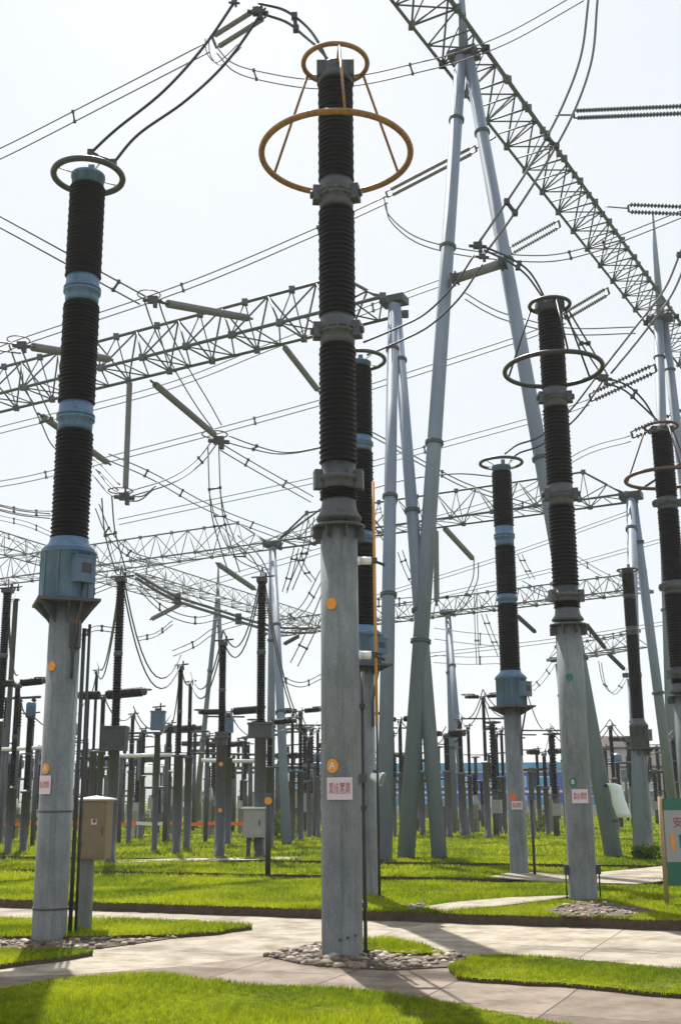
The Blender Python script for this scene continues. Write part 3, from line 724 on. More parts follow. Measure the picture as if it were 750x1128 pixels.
# big A-frame and the long diagonal beam
YA = 33.0
hA = at(511, 62, YA); zBB = hA.z
aframe(hA, [G(447, 946), G(676, 944)], .195, .225, 'tallest gantry tower, two wide spread legs behind the columns', (.1, .29, .55, .78), True, 3.5)
pB = atz(728, 352, zBB)
truss(hA, pB, 1.6, 1.5, 13, 'long diagonal lattice beam across the upper right sky', .062, .038)
d_ = (pB-hA).normalized()
truss(hA, hA-d_*9.2, 1.6, 1.5, 4, 'lattice beam leaving the top of the picture from the tallest tower head', .062, .038)
truss(pB, pB+d_*16, 1.6, 1.5, 7, 'far lattice beam beyond the right edge tower head', .062, .038)
b_ = MB()
aframe(pB, [Vector((at(711, 600, pB.y).x, pB.y-1.2, LT)), Vector((at(790, 700, pB.y).x, pB.y+1.2, LT))], .24, .26, 'far gantry tower at the right edge under the diagonal beam', (.08, .35, .6), True, 6.2)
# small A-frame and beam to the left
hS = at(434, 333, 32.3); zS_ = hS.z
aframe(hS, [G(423, 949), G(484, 946)], .155, .20, 'two legged gantry tower between the central column and the tallest tower', (.1, .4, .58), True)
L0 = atz(0, 441, zS_); dS = (L0-hS).normalized()
truss(hS-Vector((0,0,.1)), hS-Vector((0,0,.1))+dS*24.3, 1.5, 1.45, 13, 'lattice beam across the upper left, ending at the middle tower head', .058, .034, taper=(True, False))
# beam C
hC = at(695, 548, 37.5); zC_ = hC.z
hC2 = atz(300, 601, zC_); dC = (hC2-hC); 
aframe(hC, [G(704, 938), Vector((hC.x+1.1, hC.y+1.5, LT))], .15, .17, 'slim gantry tower right of the dark green ringed column', (.1, .55), True)
aframe(hC2, [G(316, 931), Vector((hC2.x-.1, hC2.y+1.6, LT))], .13, .17, 'slim gantry tower left of the central column', (.3,.6), True)
n1 = 8
truss(hC2, hC, 1.2, 1.15, 9, 'thin lattice beam crossing behind the columns at mid height', .042, .022, taper=(True, True))
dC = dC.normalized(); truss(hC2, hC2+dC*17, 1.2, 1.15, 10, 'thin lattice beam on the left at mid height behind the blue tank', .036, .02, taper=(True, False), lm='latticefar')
for h, nm in ((hC2, 'bracing spike above the slim left gantry tower'), (hC, 'bracing spike above the slim right gantry tower')):
    pk = h-dC*2.4+Vector((0,0,1.3)); r_ = thing('beam_spike', pk, nm, 'bracing')
    b = MB(); b.tube([h+dC*.1, pk], .045, 6); b.tube([pk, h-dC*4.4], .04, 6); b.tube([pk, pk+Vector((0,0,.9))], .03, 6); b.build('strut', 'lattice', r_)
# beam E / F / G
hE = at(493, 676, 51); zE = hE.z
aframe(hE, [G(513, 921), Vector((hE.x-.05, hE.y-.6, LT))], .12, .16, 'distant gantry tower just right of the tallest tower left leg', (.25, .6))
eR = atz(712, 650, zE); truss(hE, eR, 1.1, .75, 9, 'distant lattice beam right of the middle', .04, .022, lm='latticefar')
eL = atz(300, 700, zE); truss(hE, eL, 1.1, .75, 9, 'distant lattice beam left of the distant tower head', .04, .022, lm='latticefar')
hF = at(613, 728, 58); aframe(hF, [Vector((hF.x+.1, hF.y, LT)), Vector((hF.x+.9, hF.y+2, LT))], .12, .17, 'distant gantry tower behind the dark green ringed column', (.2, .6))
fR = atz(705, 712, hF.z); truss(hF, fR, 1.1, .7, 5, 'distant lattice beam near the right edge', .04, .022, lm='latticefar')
hH = at(693, 745, 62); aframe(hH, [Vector((hH.x, hH.y, LT)), Vector((hH.x+.9, hH.y+2, LT))], .13, .18, 'farthest gantry tower near the right edge', (.3,))
hG = at(240, 655, 57); aframe(hG, [G(214, 912), G(252, 912)], .10, .17, 'distant mast tower with splayed legs left of the middle', (.3, .6), False, 1.6)
gA = at(150, 634, 48); zG = gA.z; gB = atz(352, 694, zG)
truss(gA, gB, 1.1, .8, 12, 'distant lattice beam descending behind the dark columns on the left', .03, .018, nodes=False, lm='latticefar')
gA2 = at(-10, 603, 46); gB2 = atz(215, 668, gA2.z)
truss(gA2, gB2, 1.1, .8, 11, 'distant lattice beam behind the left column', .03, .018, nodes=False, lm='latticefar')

# ------------------------------------------------------------------ conductors
def cr(pts, n=10):
    P = [Vector(p) for p in pts]
    if len(P) == 2: return [P[0].lerp(P[1], i/n) for i in range(n+1)]
    out = []; Q = [P[0]*2-P[1]]+P+[P[-1]*2-P[-2]]
    for i in range(1, len(Q)-2):
        for k in range(n):
            t = k/n; a, b, c, d = Q[i-1], Q[i], Q[i+1], Q[i+2]
            out.append(.5*((2*b)+(c-a)*t+(2*a-5*b+4*c-d)*t*t+(3*b-a-3*c+d)*t**3))
    out.append(P[-1]); return out
def wire(label, pts, r=.02, off=None, sp=(), m='wire', name='overhead_conductor', cat='conductor', group='twin conductors strung across the yard', seg=8):
    r = r*1.3 if m == 'wire' else r
    W = [at(*p) for p in pts]; C1 = cr(W, seg)
    root = thing(name, W[0], label, cat, group)
    b = MB(); b.tube(C1, r, 6); b.build('wire', m, root)
    if off:
        offs = off if isinstance(off[0], (tuple, list)) else [off]*len(pts)
        W2 = [at(p[0]+o[0], p[1]+o[1], p[2]) for p, o in zip(pts, offs)]; C2 = cr(W2, seg)
        b = MB(); b.tube(C2, r, 6); b.build('wire', m, root)
        for t in sp:
            i = int(t*(len(C1)-1)); a, c = C1[i], C2[i]; e = (c-a)*.08
            q = MB(); q.tube([a-e, c+e], r*1.5, 6); q.box(a, (r*4,)*3); q.box(c, (r*4,)*3); q.build('spacer', 'dark' if m != 'farwire' else 'wire', root)
    return root
def istring(label, a, c, r, pitch, off=None, m='composite', name='insulator_string', group='insulator strings', link=0.06):
    root = thing(name, at(*a), label, 'insulator string', group)
    offs = [(0, 0)] if off is None else [(-off[0]/2, -off[1]/2), (off[0]/2, off[1]/2)]
    ends = []
    for o in offs:
        P = at(a[0]+o[0], a[1]+o[1], a[2]); Q = at(c[0]+o[0], c[1]+o[1], c[2]); d = Q-P; L = d.length
        b = MB(); b.lathe(P, shed_prof(L*link, L*(1-link), r, pitch, .35 if pitch > .1 else .86), 12, d); b.build('string', m, root)
        
        for u_, v_ in ((P, P+d*link*1.1), (Q-d*link*1.1, Q)):
            b = MB(); b.tube([u_, v_], r*.35, 6); b.build('end_fitting', 'dark', root)
        ends.append((P, Q))
    if off is not None:
        for k in (0, 1):
            b = MB(); b.tube([ends[0][k], ends[1][k]], r*.5, 6); b.build('yoke_plate', 'dark', root)
    return root
def clamp(label, p, s, ring=False):
    P = at(*p); root = thing('line_clamp', P, label, 'clamp', 'dark line clamps')
    b = MB(); b.box(P, (s, s*.6, s*.7)); b.box(P+Vector((s*.3, 0, -s*.5)), (s*.4, s*.5, s*.7)); b.tube([P+Vector((-s,0,.0)), P+Vector((s,0,-s*.2))], s*.22, 8); b.build('body', 'dark', root)
    if ring:
        b = MB(); b.torus(P+Vector((-s*.4,0,s*.6)), s*1.2, s*.07, 20, 6); o = b.build('shield_ring', 'wire', root)
# phase 1 (nearest)
wire('twin conductor from the upper left edge to the short blue strings', [(-60,187,34.5),(0,163,34),(110,107,31),(228,46,28.4)], .016, (2,11), (.6,))
istring('two short blue grey insulator rods at the top of the picture', (236,46,28.4), (290,12,27.5), .085, .05, (5,12), 'composite')
wire('thin twin jumper sagging behind the ochre ring and out at the top', [(236,48,28.3),(255,68,28.3),(290,79,28.2),(345,87,28.2),(400,82,28.2),(458,69,28.2),(500,58,28.2),(560,35,28),(640,-10,27.6)], .014, (3,10), (.22,.45,.62,.8))
wire('thin curl of twin wire hanging below the short blue rods', [(226,42,28.4),(228,58,28.4),(238,68,28.3),(250,60,28.3),(262,48,28.2)], .012, (4,3), (), name='wire_curl')
clamp('dark clamp block at the top between left and central columns', (284,12,14.2), .15)
clamp('dark clamp on the cable pair at the very top edge', (258,2,14.2), .08)
wire('thick dark cable pair from the left column top up to the top edge', [(100,168,14.5),(128,142,14.4),(180,100,14.3),(225,50,14.3),(262,-4,14.2)], .021, ((25,11),(25,5),(25,10),(26,16),(30,12)), (.03,), 'cable', 'jumper_cable', 'cable', 'dark cables running down to the column tops')
wire('short dark lead at the left column ring', [(100,168,14.5),(108,176,14.55),(122,180,14.6)], .022, None, (), 'cable', 'jumper_cable', 'cable', 'dark cables running down to the column tops')
wire('curved dark cable pair dropping onto the ochre ringed column', [(285,3,14.2),(312,10,14),(335,26,13.8),(350,45,13.5),(364,74,13.3)], .021, ((6,12),(4,14),(0,13),(1,8),(6,2)), (.4,), 'cable', 'jumper_cable', 'cable', 'dark cables running down to the column tops')
# phase 2
wire('twin conductor crossing behind left and central columns to the upper middle', [(-40,400,54),(20,374,52),(200,313,45),(350,250,41),(425,216,39)], .022, (2,7), (.4,.5,.75))
istring('twin grey string below the ochre ring, joined to the diagonal beam', (426,214,39), (524,163,37.2), .075, .1, (2,6))
wire('thin link from the diagonal beam to the string behind the tall legs', [(524,163,37.2),(546,150,36.8)], .03, None, (), name='link_rod')
wire('thin twin jumper hanging beneath the diagonal beam from the grey string', [(423,218,39),(428,236,39),(450,256,39),(480,268,39),(530,277,38.8),(600,281,38.5),(650,271,38.2),(690,256,38),(760,228,38)], .018, (2,7), (.4,.7,.8))
istring('ribbed twin string leaving the right edge, upper one', (632,125.5,36), (760,120,33), .085, .13, (1,8), 'dark', link=.03)
wire('short link from the diagonal beam to the upper ribbed string', [(612,126,36.6),(632,126,36)], .03, None, (), name='link_rod')
istring('ribbed twin string leaving the right edge, lower one', (692,229,45), (770,232,43), .10, .17, (1,8), 'dark', link=.03)
wire('short link from the diagonal beam to the lower ribbed string', [(667,227,46),(692,229,45)], .03, None, (), name='link_rod')
# phase 3
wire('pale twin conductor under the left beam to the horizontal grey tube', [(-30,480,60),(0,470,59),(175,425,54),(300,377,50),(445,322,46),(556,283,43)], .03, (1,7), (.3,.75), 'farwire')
istring('double grey string above the dark green ringed column', (562,276,43), (616,246,41.5), .085, .11, (2,7))
wire('pale slack jumper between the tall legs', [(512,322,44),(535,336,44),(562,347,44),(625,361,44),(700,360,44)], .02, (0,7), (.5,), 'wire')
istring('double grey string just right of the dark green top ring', (622,348,48), (670,320,46), .09, .12, (2,7))
# phase 4,5,6 pale
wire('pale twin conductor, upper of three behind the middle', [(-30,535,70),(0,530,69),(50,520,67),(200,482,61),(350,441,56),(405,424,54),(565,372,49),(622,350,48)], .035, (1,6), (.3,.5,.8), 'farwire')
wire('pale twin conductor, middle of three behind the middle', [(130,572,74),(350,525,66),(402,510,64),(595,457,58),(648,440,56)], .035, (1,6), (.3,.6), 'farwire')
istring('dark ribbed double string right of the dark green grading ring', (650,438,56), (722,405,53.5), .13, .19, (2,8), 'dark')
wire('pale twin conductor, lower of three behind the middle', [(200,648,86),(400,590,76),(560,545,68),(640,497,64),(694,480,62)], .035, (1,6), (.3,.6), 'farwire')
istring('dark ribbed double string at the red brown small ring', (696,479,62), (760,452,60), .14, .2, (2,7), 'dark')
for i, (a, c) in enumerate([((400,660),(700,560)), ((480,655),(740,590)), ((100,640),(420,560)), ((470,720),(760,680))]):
    wire(['faint far conductor above the distant beam on the right', 'faint far conductor between the right hand columns', 'faint far conductor on the left below the lattice beam', 'faint far conductor low behind the right hand columns'][i], [(a[0],a[1],85),((a[0]+c[0])/2,(a[1]+c[1])/2+3,80),(c[0],c[1],74)], .035, (0,4), (), 'farwire')
# droppers over column pairs
wire('dark twin dropper curving down from the top right edge', [(652,-30,20.2),(648,0,20.2),(640,60,20.2),(620,115,20.2),(590,172,20.2),(558,222,20.2),(528,266,20.2)], .021, ((11,0),(10,0),(12,4),(12,8),(10,10),(9,12),(7,12)), (.62,.85), 'wire')
clamp('dark clamp in front of the grey tube between the tall legs', (526,270,20.2), .17)
clamp('second dark clamp beside the grey tube between the tall legs', (531,282,20.2), .13)
wire('dark cable pair sagging left behind the central column', [(522,281,20.2),(500,314,20.2),(470,344,20.3),(440,360,20.3),(400,377,20.4)], .021, ((9,10),(6,14),(4,14),(2,15),(4,14)), (), 'cable', 'jumper_cable', 'cable', 'dark cables running down to the column tops')
wire('dark cable pair dropping onto the dark green ringed column', [(532,271,20.2),(560,283,20),(582,298,19.9),(597,322,19.9),(601,336,19.9)], .021, ((1,4),(0,5),(-3,4),(-3,0),(2,0)), (.4,), 'cable', 'jumper_cable', 'cable', 'dark cables running down to the column tops')
P, Q = at(497,308,31.5), at(556,289,31.2); d = Q-P; L = d.length; root = thing('insulating_tube', P, 'fat grey horizontal tube held between the tall gantry legs', 'insulator tube')
b = MB(); b.lathe(P, [(.15, 0), (.15, L)], 20, d); b.build('tube', 'composite', root)
for t in (0, .9):
    b = MB(); b.lathe(P+d*t, [(.2, 0), (.23, .02), (.23, .08), (.18, .09), (.18, .14), (.23, .15), (.23, .2)], 20, d); b.build('end_flange', 'dark', root)
wire('dark twin dropper down the right edge to the red brown ringed column', [(762,250,26.8),(750,276,26.8),(732,318,26.8),(700,360,26.8),(665,405,26.8)], .024, ((10,4),(8,6),(8,6),(8,8),(8,6)), (.3,), 'wire')
clamp('dark clamp near the edge of the dark green grading ring', (664,416,26.8), .22)
wire('dark cable pair from the clamp to the short blue tank column', [(662,408,26.8),(628,452,26.6),(596,480,26.5),(570,490,26.4),(556,500,26.3)], .024, ((7,4),(7,8),(2,9),(2,9),(6,8)), (), 'cable', 'jumper_cable', 'cable', 'dark cables running down to the column tops')
wire('dark cable pair arching onto the red brown ringed column', [(664,415,26.8),(690,424,26.9),(708,440,27),(722,462,27.1)], .024, ((2,6),(-2,6),(-3,5),(3,2)), (.5,), 'cable', 'jumper_cable', 'cable', 'dark cables running down to the column tops')
wire('dark cable pair from the dark green top ring to the clamp', [(621,345,20.2),(640,378,22),(662,412,25)], .02, ((6,-2),(8,0),(8,2)), (.5,), 'cable', 'jumper_cable', 'cable', 'dark cables running down to the column tops')

# left beam conductors
wire('twin conductor from the left edge to the grey rod on the upper left beam', [(-60,206,27.5),(0,238,28),(80,282,29),(160,326,31)], .019, (-6,9), (.33,.9))
clamp('dark clamp at the live end of the grey rod on the upper left beam', (168,330,31), .28, True)
istring('curved grey rod reaching the upper left beam from the left', (178,333,31), (278,351,35.5), .13, .07)
wire('twin conductor entering at the left edge above the left beam', [(-30,372,29.5),(10,378,30),(25,380,30)], .02, (-2,9), ())
clamp('dark clamp of the grey rod at the left edge', (24,380,30), .26, True)
istring('grey rod from the left edge passing behind the left column', (30,381,30), (124,396,36), .13, .07)
istring('grey rod hanging right from the left beam toward the central column', (311,379,36), (352,432,38), .115, .07)
istring('grey rod from the left beam down to the central cable node', (166,419,37), (240,482,43), .13, .07)
istring('grey rod passing behind the left column to the lower left cable node', (42,455,38), (122,512,43), .13, .07)
istring('upright grey rod hanging from the left beam', (143,414,38), (138,545,38), .11, .07)
clamp('dark cable node at the foot of the upright grey rod', (137,547,38), .35, True)
clamp('central cable node left of the ochre ringed column', (241,485,43), .42, True)
wire('twin loop dropping from the upper left beam rod to the central node', [(158,328,31),(170,362,33),(193,408,38),(215,445,41),(234,472,43)], .02, ((15,-2),(14,-4),(14,-4),(14,-4),(10,-4)), (.5,))
wire('twin loop dropping from the left edge rod behind the left column', [(10,380,30),(25,420,33),(45,465,38),(62,495,41),(100,512,43),(130,540,38)], .02, ((12,0),(12,-3),(12,-4),(10,-6),(4,-6),(2,-6)), (.4,))
wire('twin conductor from the central node rightward behind the central column', [(246,486,43),(275,494,43),(310,500,43),(350,494,43),(400,480,43)], .022, ((6,-6),(4,-4),(2,-2),(0,-1),(0,-2)), (.3,))
wire('twin conductor descending right from the central node', [(246,490,43),(285,513,46),(345,547,52)], .02, (-3,6), (.4,.75))
wire('twin sagging loop from the central node to the foot of the upright rod', [(238,490,43),(220,512,42),(190,532,40),(140,548,38)], .02, (-4,-5), (.3,))
wire('twin vertical drop from the central node, left pair', [(229,492,43),(231,545,43),(236,580,44),(252,632,46)], .02, (12,-2), (.3,.7))
wire('twin conductor below the left column band toward the rod foot', [(100,520,42),(122,545,40),(150,552,38),(168,540,38)], .02, (4,-5), ())
wire('twin conductor descending right from the upright rod foot', [(120,500,43),(170,522,46),(240,560,52),(345,600,60)], .02, (-3,6), (.3,.5,.8), 'wire')
wire('twin vertical drop beside the left column', [(112,548,38),(116,590,39),(128,632,40)], .02, (11,-3), (.5,))
wire('twin wires crossing left of the small gantry tower behind it', [(402,472,45),(425,484,46),(470,510,48),(520,535,50),(600,560,53)], .022, (0,5), (.3,.6), 'wire')
wire('thin curve at the left edge below the lattice beam', [(-20,552,40),(20,562,41),(55,566,42)], .02, (0,5), ())
wire('single cable loop from the foot of the slim gantry tower head on the right', [(380,548,40),(440,530,40),(500,522,40),(545,525,40)], .02, None, ())
istring('grey rod from the thin lattice beam right of the middle tower', (488,580,44), (522,617,47), .12, .08)
istring('upright grey rod right of the tallest tower left leg', (480,580,44), (481,668,44), .12, .08)
istring('grey rod from the thin lattice beam left of the slim left tower', (238,620,50), (282,650,53), .13, .08)
istring('short dark rod on the distant beam near the right hand column', (645,687,52), (667,715,54), .11, .08, None, 'dark')
istring('short dark rod on the lower distant beam near the right edge', (669,719,60), (688,738,62), .12, .08, None, 'dark')
istring('short dark rod right of the short blue tank column', (569,678,52), (590,697,54), .11, .08, None, 'dark')
istring('slanted grey rod above the dark column row on the left', (165,683,50), (200,665,50), .12, .08)
istring('slanted dark rod beside the slim left gantry tower', (312,710,50), (330,700,50), .11, .08, None, 'dark')
wire('thin wire loop from the rod end to the distant tower head', [(522,618,47),(520,640,48),(505,668,49),(495,676,51)], .018, (5,2), (.5,))
wire('thick sagging bus from the left beam foot to the dark column tops', [(150,632,40),(190,655,42),(240,672,44),(300,690,46),(345,692,46)], .045, (0,5), (.3,.6))
wire('twin loop from the slim left tower head to the tall dark column', [(300,640,44),(285,612,44),(262,590,45)], .02, (-7,3), ())
wire('twin wires from the slim left tower toward the central column', [(320,730,46),(340,690,44),(360,640,42)], .02, (8,4), (.3,))
wire('twin crossing wires left of the central column', [(316,650,45),(332,610,45),(340,570,45)], .02, (6,0), (.5,))

# ------------------------------------------------------------------ background switchgear
def bgbase(px, py, yb):
    Y = gp(375, yb, LT)[1]; return at(px, py, Y).x, Y
def post(px, pref, yb, top, ib, iw, pw, label, kind='post', arms=None, n=12, group='posts and insulators of the far switchgear', box=None, head=None, mk=None):
    X, Y = bgbase(px, pref, yb); zz = lambda y: zat(y, X, Y); k = zc((X, Y, 3))/FPX
    nm = {'post': 'post_insulator', 'breaker': 'circuit_breaker', 'ct': 'current_transformer', 'pole': 'steel_post'}[kind]
    ct = {'post': 'post insulator', 'breaker': 'circuit breaker', 'ct': 'current transformer', 'pole': 'steel post'}[kind]
    root = thing(nm, (X, Y, LT), label, ct, group)
    zt, zi = zz(top), zz(ib); r = pw*k/2
    b = MB(); b.lathe((X, Y, LT), [(r*1.25, 0), (r*1.25, .03), (r, .04), (r, zi-LT-.05), (r*1.5, zi-LT-.05), (r*1.5, zi-LT)], 12); b.build('support_pole', 'steel', root)
    if kind != 'pole':
        b = MB(); ri = iw*k/2; zz0 = zi+(zt-zi)*.02
        b.lathe((X, Y, 0), shed_prof(zz0, zi+(zt-zi)*.48, ri, max(.07, ri*.5), .75), n); b.build('insulator', 'porcelain', root)
        b = MB(); b.lathe((X, Y, 0), shed_prof(zi+(zt-zi)*.52, zt-.04, ri, max(.07, ri*.5), .75), n); b.build('insulator', 'porcelain', root)
        b = MB(); b.lathe((X, Y, zi+(zt-zi)*.48), [(ri*.8, 0), (ri*.95, .03), (ri*.95, (zt-zi)*.03), (ri*.8, (zt-zi)*.04)], n); b.build('coupling', 'cast', root)
    rr = random.Random(int(px*7+top))
    b = MB(); q = max(.05, iw*k/2); b.box((X, Y, zt+.02), (q*2.2, q*2, .1)); b.box((X+q*.8, Y, zt+.12), (q*.5, q*.5, .22)); b.tube([(X-q*2.2, Y, zt+.1), (X+q*2.6, Y, zt+.14)], .025, 6); b.build('top_fitting', 'dark', root)
    if box:
        zb = zz(box[0]); hb = box[2]*k; b = MB(); b.box((X, Y, zb), (box[1]*k, box[1]*k*.8, hb)); b.box((X, Y, zb+hb/2+.03), (box[1]*k*1.08, box[1]*k*.9, .05)); b.box((X+box[1]*k*.3, Y-box[1]*k*.41, zb), (box[1]*k*.12, .03, hb*.4)); b.build('mechanism_box', box[3], root)
    if head:
        hb = head[1]*k; b = MB(); b.lathe((X, Y, zt), [(head[0]*k*.38, 0), (head[0]*k*.5, hb*.1), (head[0]*k*.5, hb*.85), (head[0]*k*.42, hb), (.02, hb*1.05)], 14); b.build('head', head[2], root)
    if arms:
        for sx, ln, th_ in arms:
            d = Vector((.88*sx, -.42*sx, 0)).normalized() if len(arms) < 9 else Vector((sx,0,0))
            L = ln*k/.9; b = MB(); p0 = Vector((X, Y, zt+.12))+d*.18
            b.lathe(p0, shed_prof(0, L*.9, th_*k/2, max(.08, th_*k*.25), .72), n, d+Vector((0,0,.03))); b.build('interrupter', 'porcelain', root)
            b = MB(); b.lathe(p0+d*L*.9+Vector((0,0,.03*L*.9)), [(th_*k*.35, 0), (th_*k*.4, .1), (.02, .16)], 10, d); b.torus(p0+d*L*.92+Vector((0,0,.1)), .26, .02, 18, 5); b.build('end_cap', 'steel', root)
    TOPS[px] = Vector((X, Y, zt+.12))
    if mk:
        for y_, c_ in mk: marker(root, X, Y, r, proj((X, Y, zz(y_)))[0]-.1, y_, 4.5, c_)
    return root
TOPS = {}
BG = [
 dict(px=4, pref=720, yb=941, top=652, ib=795, iw=11, pw=9, label='dark insulator column cut by the left edge'),
 dict(px=17, pref=800, yb=937, top=757, ib=868, iw=7, pw=9, label='breaker with dark horizontal arms at the left edge', kind='breaker', arms=[(-1, 22, 8), (1, 28, 9)]),
 dict(px=15, pref=700, yb=925, top=650, ib=660, iw=5, pw=6, label='plain bluish post near the left edge', kind='pole'),
 dict(px=33, pref=800, yb=936, top=790, ib=872, iw=8, pw=9, label='short transformer with a pale head just left of the left column', kind='ct', head=(11, 16, 'band')),
 dict(px=131, pref=700, yb=949, top=640, ib=803, iw=11, pw=12, label='tall dark insulator column right of the beige cabinet', box=(815, 26, 24, 'dark')),
 dict(px=113, pref=790, yb=934, top=770, ib=828, iw=6, pw=7, label='breaker with long horizontal arms behind the beige cabinet', kind='breaker', arms=[(-1, 24, 10), (1, 46, 11)]),
 dict(px=105, pref=780, yb=930, top=742, ib=828, iw=4, pw=7, label='thin post left of the tall dark insulator column'),
 dict(px=96, pref=800, yb=926, top=770, ib=838, iw=4, pw=5, label='thin post just right of the left column pole'),
 dict(px=146, pref=800, yb=926, top=790, ib=850, iw=5, pw=6, label='short post right of the tall dark insulator column'),
 dict(px=198, pref=780, yb=940, top=737, ib=832, iw=6.5, pw=10, label='slim dark column on a pale pole, left of the pair'),
 dict(px=209, pref=790, yb=935, top=755, ib=834, iw=5, pw=8, label='slim dark column on a pale pole, right of the pair'),
 dict(px=173, pref=830, yb=936, top=783, ib=808, iw=6, pw=6.5, label='pale blue box on a dark post', kind='pole', box=(795, 15, 19, 'tank')),
 dict(px=186, pref=850, yb=924, top=800, ib=850, iw=5, pw=6, label='short post between the pale blue box and the slim pair'),
 dict(px=157, pref=850, yb=922, top=806, ib=855, iw=5, pw=6, label='short post left of the pale blue box'),
 dict(px=245, pref=750, yb=944, top=710, ib=812, iw=9, pw=11, label='dark column with two orange markers left of the middle', mk=[(842,'stickO'),(893,'stickO')], box=(815, 13, 12, 'steel')),
 dict(px=252, pref=830, yb=930, top=788, ib=835, iw=6, pw=8, label='breaker with dark arms just left of the tallest dark column', kind='breaker', arms=[(-1, 30, 7), (1, 30, 9)], box=(800, 9, 15, 'band')),
 dict(px=288, pref=700, yb=944, top=640, ib=800, iw=11, pw=13, label='tallest dark insulator column left of the middle, pale cabinet at its foot', box=(806, 26, 14, 'steel')),
 dict(px=297, pref=850, yb=934, top=800, ib=845, iw=7, pw=10, label='breaker with short dark arms left of the central column', kind='breaker', arms=[(-1, 12, 6), (1, 22, 7)]),
 dict(px=322, pref=820, yb=927, top=787, ib=850, iw=4, pw=6, label='left of two thin posts under one dark arm'),
 dict(px=331, pref=820, yb=927, top=787, ib=850, iw=5, pw=7, label='breaker right of the two thin posts', kind='breaker', arms=[(-1, 14, 6), (1, 18, 6)]),
 dict(px=340, pref=830, yb=922, top=815, ib=860, iw=3.5, pw=5, label='thin far post just left of the central column'),
 dict(px=350, pref=830, yb=922, top=806, ib=856, iw=4, pw=5, label='breaker half hidden by the central column', kind='breaker', arms=[(-1, 18, 5), (1, 8, 5)]),
 dict(px=270, pref=850, yb=921, top=815, ib=860, iw=4, pw=5, label='short far post below the breaker arms left of the middle'),
 dict(px=228, pref=850, yb=921, top=812, ib=858, iw=5, pw=6, label='short far post below the left breaker arm'),
 dict(px=433, pref=830, yb=924, top=812, ib=856, iw=4, pw=5, label='short post between the middle tower legs and the tallest tower leg'),
 dict(px=441, pref=830, yb=922, top=796, ib=852, iw=5, pw=6, label='post close beside the tallest tower left leg', kind='breaker', arms=[(-1, 12, 6), (1, 8, 6)]),
 dict(px=463, pref=830, yb=922, top=800, ib=850, iw=5, pw=7, label='post seen between the two near gantry legs', kind='breaker', arms=[(-1, 5, 7), (1, 6, 7)]),
 dict(px=492, pref=830, yb=924, top=812, ib=850, iw=7, pw=8, label='breaker with a thick dark arm right of the gantry legs', kind='breaker', arms=[(-1, 10, 6), (1, 14, 10)]),
 dict(px=507, pref=820, yb=923, top=796, ib=852, iw=6, pw=8, label='dark post right of the thick armed breaker'),
 dict(px=516, pref=820, yb=920, top=803, ib=855, iw=4, pw=5, label='thin post left of the post with two arms'),
 dict(px=534, pref=820, yb=925, top=771, ib=840, iw=4.5, pw=7, label='taller post with two thin arms left of the short blue tank column', kind='breaker', arms=[(-1, 12, 5), (1, 10, 5)]),
 dict(px=547, pref=830, yb=920, top=812, ib=856, iw=4, pw=5, label='short post left of the short blue tank column'),
 dict(px=553, pref=830, yb=920, top=806, ib=856, iw=4, pw=5, label='breaker just left of the short blue tank column', kind='breaker', arms=[(-1, 10, 4), (1, 6, 4)]),
 dict(px=583, pref=830, yb=925, top=764, ib=850, iw=5, pw=5, label='thin pole just right of the short blue tank column', kind='pole'),
 dict(px=600, pref=850, yb=922, top=832, ib=868, iw=5, pw=6, label='breaker with broad dark arms left of the dark green ringed column', kind='breaker', arms=[(-1, 11, 7), (1, 11, 7)]),
 dict(px=606, pref=820, yb=918, top=806, ib=850, iw=4, pw=5, label='small post with a wide fitting left of the dark green ringed column'),
 dict(px=592, pref=850, yb=918, top=828, ib=866, iw=4, pw=5, label='thin post in the narrow gap right of the short blue tank column'),
 dict(px=674, pref=830, yb=920, top=803, ib=858, iw=5, pw=6, label='dark post in front of the pink building'),
 dict(px=668, pref=850, yb=918, top=826, ib=868, iw=4, pw=5, label='thin post left of the pink building'),
 dict(px=733, pref=850, yb=922, top=832, ib=870, iw=5, pw=8, label='short post behind the notice board'),
 dict(px=744, pref=850, yb=918, top=815, ib=862, iw=5, pw=6, label='thin post at the right edge behind the notice board'),
]
for d in BG: post(**d)

H = {4:'left edge column', 17:'left edge armed breaker', 15:'bluish post', 33:'pale headed transformer', 131:'tall cabinet column', 113:'long armed breaker', 105:'thin side post',
 198:'left slim column', 209:'right slim column', 186:'short post', 245:'orange marked column', 252:'nearby breaker', 288:'tallest dark column', 297:'tower side breaker',
 322:'left thin post', 350:'central breaker', 331:'right thin post', 441:'tower leg post', 492:'thick armed breaker', 507:'dark post', 534:'two armed post', 553:'blue tank breaker', 583:'thin pole', 600:'broad armed breaker', 606:'small post', 674:'pink building post', 744:'thin edge post', 146:'short dark post', 96:'left column side post', 433:'short leg post', 463:'gantry leg post'}
def link(a, c, sag=.5, twin=True):
    A_, C_ = TOPS[a], TOPS[c]; root = thing('connecting_wire', A_, 'thin wires from %s to %s' % (H[a], H[c]), 'wire', 'thin wires linking the far switchgear')
    for o_ in ((0, 0), (.0, .28)) if twin else ((0, 0),):
        P_ = [A_.lerp(C_, i/12)+Vector((0, 0, -sag*4*(i/12)*(1-i/12)+o_[1])) for i in range(13)]
        b = MB(); b.tube(P_, .022, 5); b.build('wire', 'wire', root)
